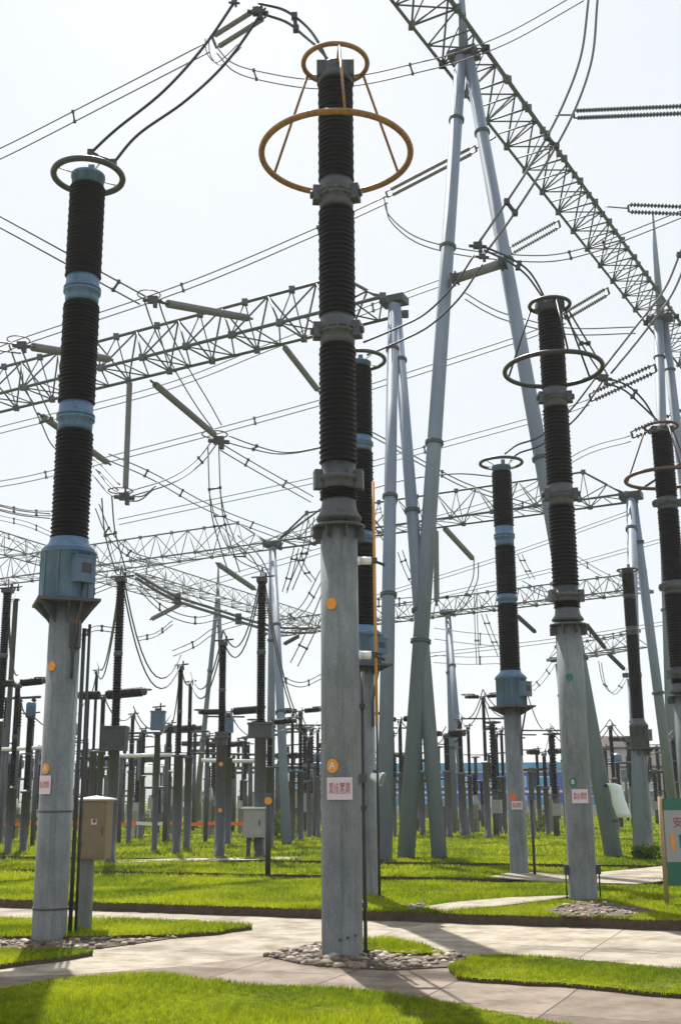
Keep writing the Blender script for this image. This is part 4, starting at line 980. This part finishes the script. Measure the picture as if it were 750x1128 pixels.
for a_, c_, s_, t_ in ((4,17,.9,1),(17,33,.4,0),(15,4,.5,0),(33,96,.8,0),(96,105,.3,0),(105,131,1.2,1),(113,146,.5,0),(146,186,.7,1),(186,198,.6,0),(198,209,.3,0),(209,245,1.0,1),(131,198,1.6,1),(245,288,1.2,1),(252,297,.6,0),(297,322,.5,0),(322,331,.2,0),(331,350,.4,0),
   (288,350,1.8,1),(433,441,.3,0),(441,463,.3,0),(463,492,.6,1),(492,507,.3,0),(507,534,.6,1),(534,553,.6,0),(534,583,.9,1),(553,583,.5,0),(583,606,.6,0),(600,606,.2,0),(606,674,1.0,1),(674,744,1.0,1)):
    link(a_, c_, s_, t_)

# rows of more distant switchgear behind
rr = random.Random(11); spots = []
for c, dy in ((49.5, 2.2), (54, 1.9), (60, 1.7), (66, 1.8), (73, 1.8), (80, 1.8), (87, 1.9)):
    x = -30+rr.random()*2
    while x < 32:
        if x > 3 and rr.random() < .5: x += 2; continue
        y = c-.45*x+rr.uniform(-.4, .4)
        if abs(x) < .305*y and y < 92: spots.append((x, y, rr.random(), rr.uniform(.75, 1.25)))
        x += dy*rr.uniform(.6, 1.5)
protos = {}
def far_unit(kind):
    nm, cat = {'post': ('post_insulator', 'post insulator'), 'breaker': ('circuit_breaker', 'circuit breaker'), 'ct': ('current_transformer', 'current transformer'), 'cabinet': ('switch_frame', 'switch frame')}[kind]
    lab = {'post': 'small far post insulator on a thin grey pole among the distant switchgear', 'breaker': 'small far breaker with two dark arms among the distant switchgear',
           'ct': 'small far transformer with a rounded pale head among the distant switchgear', 'cabinet': 'small far switch frame of grey legs and a dark crossbar'}[kind]
    root = thing(nm, (0, 0, LT), lab, cat, {'post': 'distant post insulators', 'breaker': 'distant circuit breakers', 'ct': 'distant current transformers', 'cabinet': 'distant switch frames'}[kind])
    z = LT
    if kind == 'cabinet':
        for s in (-1, 1):
            b = MB(); b.tube([(s*.9, 0, z), (s*.9, 0, z+2.6)], .09, 8); b.build('leg', 'steel', root)
            b = MB(); b.lathe((s*.7, 0, z+2.7), shed_prof(0, 1.3, .13, .12, .6), 8); b.build('insulator', 'porcelain', root)
        b = MB(); b.box((0, 0, z+2.65), (2.1, .16, .12)); b.build('crossbar', 'lattice', root)
        b = MB(); b.tube([(-.8, 0, z+4.05), (.8, 0, z+4.1)], .045, 6); b.build('bus_bar', 'lattice', root)
        b = MB(); b.box((.5, -.1, z+1.2), (.5, .4, .7)); b.build('mechanism_box', 'cabinetgrey', root)
        return root
    b = MB(); b.tube([(0, 0, z), (0, 0, z+1.7)], .12, 10); b.box((0, 0, z+1.7), (.4, .4, .08)); b.build('support_pole', 'steel', root)
    b = MB(); b.lathe((0, 0, z+1.74), shed_prof(0, 2.5, .15, .13, .65), 10); b.build('insulator', 'porcelain', root)
    if kind == 'post':
        b = MB(); b.box((0, 0, z+4.3), (.3, .3, .12)); b.tube([(-1.3, 0, z+4.5), (.9, 0, z+4.42)], .04, 6); b.torus((0, 0, z+4.3), .34, .03, 16, 5); b.build('top_fitting', 'dark', root)
        b = MB(); b.box((.12, -.12, z+1.1), (.34, .3, .5)); b.build('mechanism_box', 'cabinetgrey', root)
    if kind == 'ct':
        b = MB(); b.lathe((0, 0, z+4.24), [(.2, 0), (.3, .1), (.3, .55), (.18, .7), (.02, .75)], 12); b.build('head', 'band', root)
    if kind == 'breaker':
        for s in (-1, 1):
            b = MB(); b.lathe((s*.12, 0, z+4.35), shed_prof(0, .85, .16, .13, .7), 10, (s, 0, .05)); b.build('interrupter', 'porcelain', root)
        b = MB(); b.box((0, 0, z+4.35), (.26, .3, .3)); b.build('head', 'dark', root)
        b = MB(); b.box((.1, -.15, z+1.5), (.5, .45, .7)); b.build('mechanism_box', 'cabinetgrey', root)
    return root
def copy_tree(o, parent=None):
    c = o.copy(); COL.objects.link(c)
    if parent is not None: c.parent = parent
    for ch in list(o.children): copy_tree(ch, c)
    return c
for x, y, k, s in spots:
    kind = 'post' if k < .42 else 'breaker' if k < .62 else 'ct' if k < .8 else 'cabinet'
    if kind not in protos: protos[kind] = far_unit(kind); o = protos[kind]
    else: o = copy_tree(protos[kind])
    o.location = (x, y, LT); o.rotation_euler = (0, 0, -.45+rr.uniform(-.1, .1)); o.scale = (1, 1, s*(.85 if x > 0 else 1))

for (xa_, ya_), (xb_, yb_), Y_, lb in [((0,770),(45,768),46,'low dark bus bar at the left edge'), ((92,846),(128,847),50,'low dark bus bar just behind the beige cabinet'), ((150,868),(200,868),54,'low dark bus bar under the pale blue box'),
        ((215,830),(300,832),56,'dark bus bar under the left breaker arms'), ((310,862),(355,862),54,'dark bus bar at the central column left side'), ((405,862),(490,858),60,'dark bus bar crossing in front of the blue building'),
        ((500,862),(560,860),60,'dark bus bar left of the short blue tank column'), ((660,842),(700,840),58,'dark bus bar at the pink building'), ((140,808),(230,806),58,'long dark bus bar above the pale bus pipe')]:
    A_, C_ = at(xa_, ya_, Y_), at(xb_, yb_, Y_); root = thing('bus_bar', A_, lb, 'bus bar', 'low dark bus bars among the far switchgear')
    b = MB(); b.tube([A_, C_], .055, 8); b.build('bar', 'dark', root)
    for i in range(3):
        p = A_.lerp(C_, (i+.5)/3); b = MB(); b.lathe(Vector((p.x, p.y, p.z-.06-1.1)), shed_prof(0, 1.1, .12, .12, .6), 8); b.build('insulator', 'porcelain', root)
        b = MB(); b.lathe(Vector((p.x, p.y, LT)), [(.09, 0), (.09, p.z-1.16-LT)], 8); b.build('prop', 'steel', root)
W2 = [([(230,540),(238,573),(258,613),(292,631)],44,'wire','curving down to the tallest dark column top',(12,0)),
 ([(324,603),(318,628),(311,652)],46,'wire','crossing left of the central column, upper',(5,1)), ([(326,610),(332,626),(343,641)],46,'wire','crossing left of the central column, lower',(5,-1)),
 ([(306,684),(332,667),(354,626)],46,'wire','arching up behind the central column from the slim left tower',(5,5)),
 ([(190,717),(215,706),(240,690),(290,676)],50,'wire','rising right from the slim dark pair',(1,6)), ([(0,556),(30,562),(56,563)],44,'wire','short of the left column at mid height',(0,5)),
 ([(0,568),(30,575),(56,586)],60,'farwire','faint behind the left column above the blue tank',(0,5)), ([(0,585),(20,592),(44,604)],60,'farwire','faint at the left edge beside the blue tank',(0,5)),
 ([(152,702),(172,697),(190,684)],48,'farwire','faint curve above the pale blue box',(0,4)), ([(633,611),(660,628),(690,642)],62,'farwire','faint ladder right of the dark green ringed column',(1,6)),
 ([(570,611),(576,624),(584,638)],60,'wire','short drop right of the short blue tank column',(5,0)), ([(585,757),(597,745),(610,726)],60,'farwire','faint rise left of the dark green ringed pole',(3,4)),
 ([(659,728),(664,752),(674,763),(684,752),(692,735)],62,'farwire','faint hanging loop near the right edge',(3,2)), ([(522,648),(523,690),(525,732)],56,'farwire','faint drop left of the short blue tank column',(3,0)),
 ([(530,676),(538,698),(549,724)],56,'farwire','faint slanted drop left of the short blue tank column',(5,0)), ([(438,608),(446,630),(458,652)],50,'wire','slanted between the middle tower and the tallest tower leg',(5,-2)),
 ([(404,660),(430,660),(456,658)],50,'wire','level between the near tower legs',(0,8)), ([(478,692),(515,697),(552,700)],66,'farwire','faint level line right of the gantry legs, upper',(0,12)),
 ([(478,722),(515,724),(552,723)],70,'farwire','faint level line right of the gantry legs, lower',(0,8)), ([(575,640),(600,652),(614,648)],58,'wire','looping to the dark green ringed column from the left',(0,5)),
 ([(105,560),(118,590),(140,612),(170,622)],42,'wire','looping from the left column to the distant beam',(4,-5)), ([(150,640),(180,668),(215,680),(250,672)],46,'wire','long sagging below the distant left beam',(0,7)),
 ([(90,700),(104,690),(128,692)],44,'wire','from the left column pole to the tall dark column',(0,5)), ([(560,560),(590,548),(612,540)],48,'wire','behind the dark green ringed column at mid height',(0,6)),
 ([(300,740),(330,752),(356,742)],52,'wire','sagging low to the central column from the left',(0,5)), ([(60,640),(90,652),(128,640)],44,'wire','from the blue tank to the tall dark column top',(0,5)),
 ([(640,690),(662,700),(700,692)],56,'wire','under the lower distant beam on the right',(0,5)), ([(396,560),(412,580),(425,600)],42,'wire','between the half hidden column and the middle tower',(5,-2))]
for P_, Y_, m_, lb, o_ in W2:
    wire('thin wire pair '+lb, [(x_, y_, Y_+.8*i) for i, (x_, y_) in enumerate(P_)], .018 if m_ == 'wire' else .024, o_, (.3, .7), m_, group='thin wire pairs among the far switchgear')

for i, (px_, yb_, yt_, w_, lb) in enumerate([(229, 918, 868, 13, 'broad pale grey tank behind the column with orange markers'), (150, 920, 884, 8, 'pale grey tank right of the beige cabinet'), (345, 919, 880, 11, 'pale grey tank just left of the central column'),
        (60, 921, 886, 12, 'pale grey tank behind the left column'), (14, 921, 880, 14, 'pale grey tank at the left edge under the bus pipe'), (186, 917, 878, 9, 'pale grey tank behind the slim dark pair'), (266, 917, 882, 8, 'pale grey tank behind the pale grey cabinet'), (610, 920, 866, 9, 'pale grey tank left of the dark green ringed column'), (524, 918, 876, 8, 'pale grey tank before the blue building'), (104, 918, 890, 10, 'low pale grey tank behind the beige cabinet')]):
    X, Y = bgbase(px_, 900, yb_); zt = zat(yt_, X, Y); k = zc((X, Y, 1))/FPX; r = w_*k/2
    root = thing('oil_tank', (X, Y, LT), lb, 'tank', 'pale grey tanks among the far switchgear')
    b = MB(); b.lathe((X, Y, LT), [(r*.9, 0), (r, .05), (r, (zt-LT)*.7), (r*1.1, (zt-LT)*.71), (r*1.1, (zt-LT)*.76), (r*.85, (zt-LT)*.8), (r*.6, zt-LT)], 18); b.build('body', 'cabinetgrey', root)
    b = MB(); b.box((X+r, Y-r*.4, LT+(zt-LT)*.45), (r*.7, r*.6, (zt-LT)*.3)); b.build('terminal_box', 'steel', root)
    b = MB(); b.lathe((X, Y, zt), shed_prof(0, .9, .13, .12, .65), 10); b.build('bushing', 'porcelain', root)

# pale bus pipes on the left
for i, (a, c, Y, lb) in enumerate([((0,826),(46,824),40,'pale bus pipe at the left edge'), ((128,833),(190,832),42,'pale bus pipe right of the left column'), ((222,838),(282,839),42,'pale bus pipe behind the dark column with orange markers'),
      ((400,786),(430,786),50,'grey bus pipe beside the tallest tower left leg'), ((300,845),(352,846),48,'dark bus pipe left of the central column')]):
    A_, C_ = at(*a, Y), at(*c, Y); root = thing('bus_pipe', A_, lb, 'bus pipe', 'horizontal bus pipes')
    b = MB(); b.tube([A_, C_], .07, 10); b.build('pipe', 'white' if i < 3 else 'dark', root)
    for t in (.1, .9):
        p = A_.lerp(C_, t); b = MB(); b.lathe(Vector((p.x, p.y, LT)), [(.08, 0), (.08, p.z-.07-LT)], 8); b.build('prop', 'steel', root)

# ------------------------------------------------------------------ small objects
# beige control cabinet
cx, cy = gp(93, 1027, 0)
cab = thing('control_cabinet', (cx, cy, 0), 'beige metal cabinet on a square post beside the left column', 'cabinet')
z0, z1 = zat(946, cx, cy), zat(882, cx, cy); k = zc((cx, cy, 1.5))/FPX
mx = at(105, 912, cy).x
AXC = (Vector((math.cos(-.1), math.sin(-.1), 0)), Vector((-math.sin(-.1), math.cos(-.1), 0)), Vector((0,0,1)))
b = MB(); b.box((mx, cy, (z0+z1)/2), (.36, .30, z1-z0), AXC); body = b.build('body', 'cabinet', cab)
b = MB(); b.box(Vector((mx+.02, cy, (z0+z1)/2))-AXC[1]*.155, (.30, .012, (z1-z0)*.93), AXC); door = b.build('door', 'cabinet', cab)
b = MB(); b.box(Vector((mx+.14, cy, (z0+z1)/2-.02))-AXC[1]*.17, (.02, .02, .1), AXC); b.build('handle', 'steel', door)
for zq in (.25, .75):
    b = MB(); b.box(Vector((mx-.13, cy, z0+(z1-z0)*zq))-AXC[1]*.167, (.015, .015, .06), AXC); b.build('hinge', 'steel', door)
b = MB(); b.box(Vector((mx+.03, cy, z0+(z1-z0)*.63))-AXC[1]*.164, (.07, .004, .07), AXC); st = b.build('warning_sticker', 'sign', door)
b = MB(); b.lathe(Vector((mx+.035, cy, z0+(z1-z0)*.645))-AXC[1]*.167, [(.024, 0), (.024, .004)], 14, -AXC[1]); b.build('red_symbol', 'red', st)
b = MB(); hw, hd, zt = .215, .19, z1
vs = [Vector((mx, cy, zt))+AXC[0]*sx*hw+AXC[1]*sy*hd for sx, sy in ((-1,-1),(1,-1),(1,1),(-1,1))]; vs += [v+Vector((0,0,.02)) for v in vs]; vs.append(Vector((mx, cy, zt+.06)))
b.add(vs, [(3,2,1,0),(0,1,5,4),(1,2,6,5),(2,3,7,6),(3,0,4,7),(4,5,8),(5,6,8),(6,7,8),(7,4,8)]); b.build('roof', 'roofwhite', cab)
b = MB(); b.box((cx, cy, z0/2), (.15, .13, z0)); b.box((cx+.0, cy, .02), (.26, .22, .03)); b.build('post', 'pole', cab)
# grey cabinet at the tall dark column
c2 = at(280, 907, gp(288, 944, LT)[1]-.5)
g2 = thing('control_cabinet', (c2.x, c2.y, LT), 'pale grey cabinet in front of the tallest dark insulator column', 'cabinet')
b = MB(); b.box(c2, (.55, .4, .72)); bd = b.build('body', 'cabinetgrey', g2)
b = MB(); b.box(c2+Vector((0,-.205,0)), (.46, .012, .62)); dr = b.build('door', 'cabinetgrey', g2)
b = MB(); b.box(c2+Vector((.15,-.22,0)), (.03, .02, .14)); b.build('handle', 'dark', dr)
b = MB(); b.box(c2+Vector((0,0,.385)), (.64, .5, .045)); b.build('roof', 'roofwhite', g2)
for s in (-.15, .15):
    b = MB(); b.box((c2.x+s, c2.y+.05, (c2.z-.36+LT)/2), (.1, .1, c2.z-.36-LT)); b.build('post', 'dark', g2)
# dark pole right of it with yellow marker
x_, y_ = gp(295, 966, LT); pl = thing('steel_post', (x_, y_, LT), 'dark thin post with a yellow marker in front of the grey cabinet', 'steel post')
zt = zat(874, x_, y_); b = MB(); b.tube([(x_, y_, LT), (x_, y_, zt)], .055, 10); b.build('post', 'dark', pl)
b = MB(); b.lathe((x_, y_-.055, zt-.15), [(.075, 0), (.075, .01)], 14, (0,-1,0)); b.build('marker_disc', 'stickO', pl)

def floodlight(basepx, headpx, s, label, body_m='white', tilt=-.3):
    x, y = gp(basepx[0], basepx[1], LT); root = thing('floodlight', (x, y, LT), label, 'floodlight', 'floodlights on thin posts')
    zt = zat(headpx[1], x, y)
    b = MB(); b.tube([(x, y, LT), (x, y, zt)], .022, 8); b.box((x, y, LT+.02), (.14, .14, .04)); b.build('post', 'dark', root)
    hc = Vector((x, y, zt)); d = Vector((.75, -.35, tilt)).normalized()
    b = MB(); b.lathe(hc-d*s*.55, [(s*.18, 0), (s*.3, s*.1), (s*.34, s*.5), (s*.5, s*.85), (s*.5, s*.95)], 18, d); hd = b.build('lamp_head', body_m, root)
    b = MB(); b.lathe(hc+d*s*.41, [(s*.44, 0), (s*.43, s*.02)], 18, d); b.build('lens', 'glass', hd)
    b = MB(); b.tube([hc+Vector((-s*.1,-.0,-s*.1)), hc+Vector((-s*.35,0,s*.3))], s*.07, 6); b.box(hc+Vector((-s*.15, 0, s*.45)), (s*.35, s*.2, s*.2)); b.build('bracket', 'dark', root)
    return root
floodlight((418,990), (418,857), .21, 'white floodlight on a thin post right of the central column')
for (bx, by), ty, lb in (((563,946), 882, 'short dark post left of the short blue tank column'), ((589,965), 880, 'thin dark post right of the short blue tank column'),
                         ((490,924), 890, 'short black post between the gantry legs and the blue building'), ((72,1008), 872, 'thin dark post behind the left column')):
    x, y = gp(bx, by, LT); zt = zat(ty, x, y); r_ = thing('steel_post', (x, y, LT), lb, 'steel post', 'short dark posts standing in the grass')
    b = MB(); b.tube([(x, y, LT), (x, y, zt)], .028 if by > 930 else .07, 8); b.build('post', 'dark', r_)
    b = MB(); b.box((x, y, zt), (.10, .10, .07)); b.build('cap', 'cast', r_)
# white plastic cover hanging on the big leg
fl = G(676, 944); leg_at = lambda py: at(668, py, fl.y)
c0 = at(676, 868, fl.y-.45)
wc = thing('plastic_cover', c0, 'crumpled white plastic cover hanging on the tallest tower right leg', 'plastic cover')
b = MB(); n = 18; pts = []
prof = [(672,863,.17),(677,866,.24),(680,874,.25),(683,886,.27),(686,896,.29),(687,901,.27)]
vs = []
for (px_, py_, rad) in prof:
    c = at(px_, py_, fl.y-.45); rad *= .62
    for i in range(n):
        t = 2*PI*i/n; q = rad*(1+.16*math.sin(3*t+py_*.12)+.08*math.sin(7*t+py_))
        vs.append(c+Vector((q*math.cos(t), q*.7*math.sin(t), 0)))
fs = [(i*n+k, i*n+(k+1)%n, (i+1)*n+(k+1)%n, (i+1)*n+k) for i in range(len(prof)-1) for k in range(n)]
fs += [tuple(range(n))[::-1], tuple((len(prof)-1)*n+k for k in range(n))]
b.add(vs, fs, True); b.build('sheet', 'plastic', wc)
b = MB(); b.tube([at(667, 866, fl.y), at(674, 864, fl.y-.45)], .04, 8); b.tube([at(680, 905, fl.y-.2), at(671, 905, fl.y)], .03, 6); b.build('bracket', 'dark', wc)

# notice board
x0, y0 = gp(735, 997, LT)
nb = thing('notice_board', (x0, y0, LT), 'green and white notice board on timber posts at the right edge', 'notice board')
zt = zat(878, x0, y0); b = MB(); tilt = at(727, 882, y0)
b.tube([(x0, y0, LT), (tilt.x, y0, zt)], .035, 8); b.build('post', 'wood', nb)
wdt = 1.55; lx = at(731, 920, y0-.03).x+.02; zt2 = zat(880, x0, y0); zg = zat(893, x0, y0); zw = zat(950, x0, y0); zb = zat(976, x0, y0)
b = MB(); b.box((lx+wdt/2, y0-.03, (zg+zw)/2), (wdt, .025, zg-zw)); pn = b.build('panel', 'boardwhite', nb)
b = MB(); b.box((lx+wdt/2, y0-.03, (zt2+zg)/2), (wdt, .029, zt2-zg)); b.build('top_band', 'boardgreen', nb)
b = MB(); b.box((lx+wdt/2, y0-.03, (zw+zb)/2), (wdt, .029, zw-zb)); b.build('bottom_band', 'boardgreen', nb)
b = MB(); b.tube([(lx+wdt-.05, y0+.03, LT), (lx+wdt-.05, y0+.03, zt)], .035, 8); b.build('post', 'wood', nb)
text_part('heading', '安全生产', .155, (lx+.42, y0-.045, zat(907, x0, y0)), 'red', pn)
cs = ['stickO', 'boardgreen', 'red', 'stickO', 'boardgreen', 'red']
for i in range(6):
    q = MB(); zz1, zz2 = zat(920, x0, y0), zat(938, x0, y0); xx = lx+.09+.125*i
    q.add([(xx-.03, y0-.048, zz1), (xx+.028, y0-.048, zz1+.01), (xx+.032, y0-.048, zz2+.03), (xx+.01, y0-.048, zz2-.02), (xx-.02, y0-.048, zz2+.05)], [(0,1,2,3,4)][::1]); q.build('symbol', cs[i], pn)

# barrier tape
tp = thing('barrier_tape', at(0, 907, 46), 'orange barrier tape on thin stakes across the left background', 'barrier tape')
pts = [(-20,908),(40,907),(110,908),(150,907),(185,907),(240,907),(300,906),(330,906)]
P = [at(px_, py_, 46) for px_, py_ in pts]
for i in range(len(P)-1):
    b = MB(); a, c = P[i], P[i+1]; m_ = (a+c)/2-Vector((0,0,.05)); 
    for u, v in ((a, m_), (m_, c)):
        d = (v-u); b.box((u+v)/2, (d.length, .012, .13), (d.normalized(), Vector((0,1,0)), Vector((0,0,1))))
    b.build('tape', 'orange' if i not in (3,) else 'white', tp)
for p in P:
    b = MB(); b.tube([(p.x, p.y+.03, LT), (p.x, p.y+.03, p.z+.1)], .025, 6); b.build('stake', 'steel', tp)

# shrubs
def shrub(px, py, wd, ht, label, seed):
    r = random.Random(seed); x, y = gp(px, py, LT); root = thing('shrub', (x, y, LT), label, 'shrub', 'low shrubs on the lawns')
    b = MB()
    for i in range(7):
        a = r.uniform(0, 2*PI); b.tube([(x, y, LT), (x+wd*.3*math.cos(a), y+wd*.3*math.sin(a), LT+ht*.7)], [.02, .008], 5)
    b.build('stem', 'bark', root)
    b = MB(); cl = [(r.uniform(-.38,.38)*wd, r.uniform(-.38,.38)*wd, r.uniform(.3,.85)*ht, r.uniform(.16,.3)*wd) for _ in range(9)]
    for _ in range(700):
        cxx, cyy, czz, cr_ = r.choice(cl); v = Vector((r.gauss(0,1), r.gauss(0,1), r.gauss(0,.8))).normalized()*cr_*r.uniform(.5,1.1)
        c = Vector((x+cxx, y+cyy, LT+max(.03, czz+v.z)))+Vector((v.x, v.y, 0)); u = Vector((r.gauss(0,1), r.gauss(0,1), r.gauss(0,1))).normalized(); w2 = u.orthogonal().normalized(); s = .07*r.uniform(.6,1.3)
        b.add([c-u*s, c+w2*s*.5, c+u*s, c-w2*s*.5], [(0,1,2,3)])
    b.build('foliage', 'leaf', root)
shrub(714, 948, .6, .28, 'yellow green shrub left of the notice board', 1)
shrub(2, 925, 1.2, .9, 'light green shrub at the left edge under the tape', 2)
shrub(308, 925, 1.6, .9, 'green shrub right of the pale grey cabinet', 3)
shrub(590, 918, 1.8, .8, 'green shrub in front of the blue building, right of the short blue tank column', 4)
shrub(505, 917, 1.6, .7, 'green shrub in front of the blue building near the gantry legs', 5)
shrub(150, 918, 1.5, .8, 'green shrub right of the beige cabinet', 6)
shrub(398, 920, 1.5, .7, 'green shrub behind the central column', 8)

# ------------------------------------------------------------------ buildings and backdrop
def building(name, xa, xb, Y, ytop, label, cat='building'):
    A_ = at(xa, 890, Y); B_ = at(xb, 890, Y); root = thing(name, ((A_.x+B_.x)/2, Y, 0), label, cat); return root, A_.x, B_.x, at(375, ytop, Y).z
r_, xa, xb, zt = building('site_building', 318, 668, 118, 850, 'long low blue building behind the gantry legs')
b = MB(); b.box(((xa+xb)/2, 122, zt/2), (xb-xa, 8, zt)); b.build('wall', 'bluewall', r_)
b = MB(); b.box(((xa+xb)/2, 122, zt+.35), (xb-xa+.6, 8.8, .75)); b.build('roof', 'cyan', r_)
b = MB()
for q in (zt-.15, zt*.5): b.box(((xa+xb)/2, 117.93, q), (xb-xa, .12, .22))
b.build('white_band', 'white', r_)
b = MB(); b.box(((xa+xb)/2, 117.95, .35), (xb-xa, .08, .7)); b.build('plinth', 'concrete', r_)
nW = 13
for i in range(nW):
    for zq in (.28, .73):
        xc = xa+(xb-xa)*(i+.5)/nW; wn = MB(); wn.box((xc, 117.9, zt*zq), (1.25, .1, zt*.24)); o = wn.build('window', 'white', r_)
        wn = MB(); wn.box((xc, 117.84, zt*zq), (1.05, .04, zt*.19)); wn.build('pane', 'cyan', o)
r_, xa, xb, zt = building('office_building', 676, 790, 112, 828, 'pale pink building with dark windows at the right')
b = MB(); b.box(((xa+xb)/2, 117, zt/2), (xb-xa, 10, zt)); b.build('wall', 'pinkwall', r_)
b = MB(); b.box(((xa+xb)/2, 117, zt+.1), (xb-xa+.8, 10.8, .2)); b.box(((xa+xb)/2, 111.7, zt*.72), (xb-xa, .7, .16)); b.build('roof_ledge', 'dark', r_)
b = MB(); b.box((xa+.5, 112.9, zt+.7), (2.4, 1.6, 1.1)); b.build('roof_hut', 'pinkwall', r_)
for i in range(4):
    for zq in (.25, .58):
        xc = xa+1.3+2.4*i; wn = MB(); wn.box((xc, 111.96, zt*zq), (1.15, .1, 1.4)); o = wn.build('window', 'white', r_)
        wn = MB(); wn.box((xc, 111.9, zt*zq), (.9, .04, 1.15)); wn.build('pane', 'glass', o)
# water tank
p = at(677, 846, 95); r_ = thing('water_tank', (p.x, 95, 0), 'small light blue tank on a thin stand before the pink building', 'tank')
b = MB(); b.lathe((p.x, 95, p.z-.1), [(.3, 0), (.36, .08), (.36, .85), (.2, 1.0), (.02, 1.02)], 18); b.build('body', 'cyan', r_)
b = MB()
for s in (-.25, .25): b.tube([(p.x+s, 95, 0), (p.x+s, 95, p.z-.1)], .05, 6)
b.build('stand', 'steel', r_)
# perimeter wall
r_ = thing('perimeter_wall', (0, 101, 0), 'low grey perimeter wall behind the far switchgear', 'wall')
b = MB(); b.box((0, 101, .4), (90, .25, .8)); b.build('panel', 'concrete', r_)
b = MB()
for i in range(31): b.box((-45+3*i, 100.84, .5), (.3, .2, 1.0))
b.build('pier', 'concrete', r_)
# hills
b = MB(); n = 80; vs = []; fs = []
for j in range(5):
    for i in range(n+1):
        x = -700+1100*i/n; t = j/4
        h = (34*math.exp(-((x+150)/190)**2)+20*math.exp(-((x+480)/160)**2)+7*math.exp(-((x-150)/200)**2)+2.2*math.sin(x*.05)+1.3*math.sin(x*.13))
        vs.append((x, 900+j*60, max(0, h)*math.sin(t*PI*.5) - (0 if j else 1)))
for j in range(4):
    for i in range(n): fs.append((j*(n+1)+i, j*(n+1)+i+1, (j+1)*(n+1)+i+1, (j+1)*(n+1)+i))
b.add(vs, fs, True); tag(b.build('hills', 'hill'), kind='structure')

hm = bpy.data.materials.new('haze_air'); hm.use_nodes = True; hn = hm.node_tree; hn.nodes.clear()
ho = hn.nodes.new('ShaderNodeOutputMaterial'); hv = hn.nodes.new('ShaderNodeVolumePrincipled')
hv.inputs['Color'].default_value = (.93, .96, 1, 1); hv.inputs['Density'].default_value = 0.0006; hv.inputs['Anisotropy'].default_value = 0.25
hn.links.new(hv.outputs[0], ho.inputs['Volume'])
b = MB(); b.box((0, 2000, 24), (4800, 4200, 52)); MT['haze'] = hm; tag(b.build('haze', 'haze'), kind='stuff')

for o in bpy.data.objects:
    if '_off' in o: del o['_off']
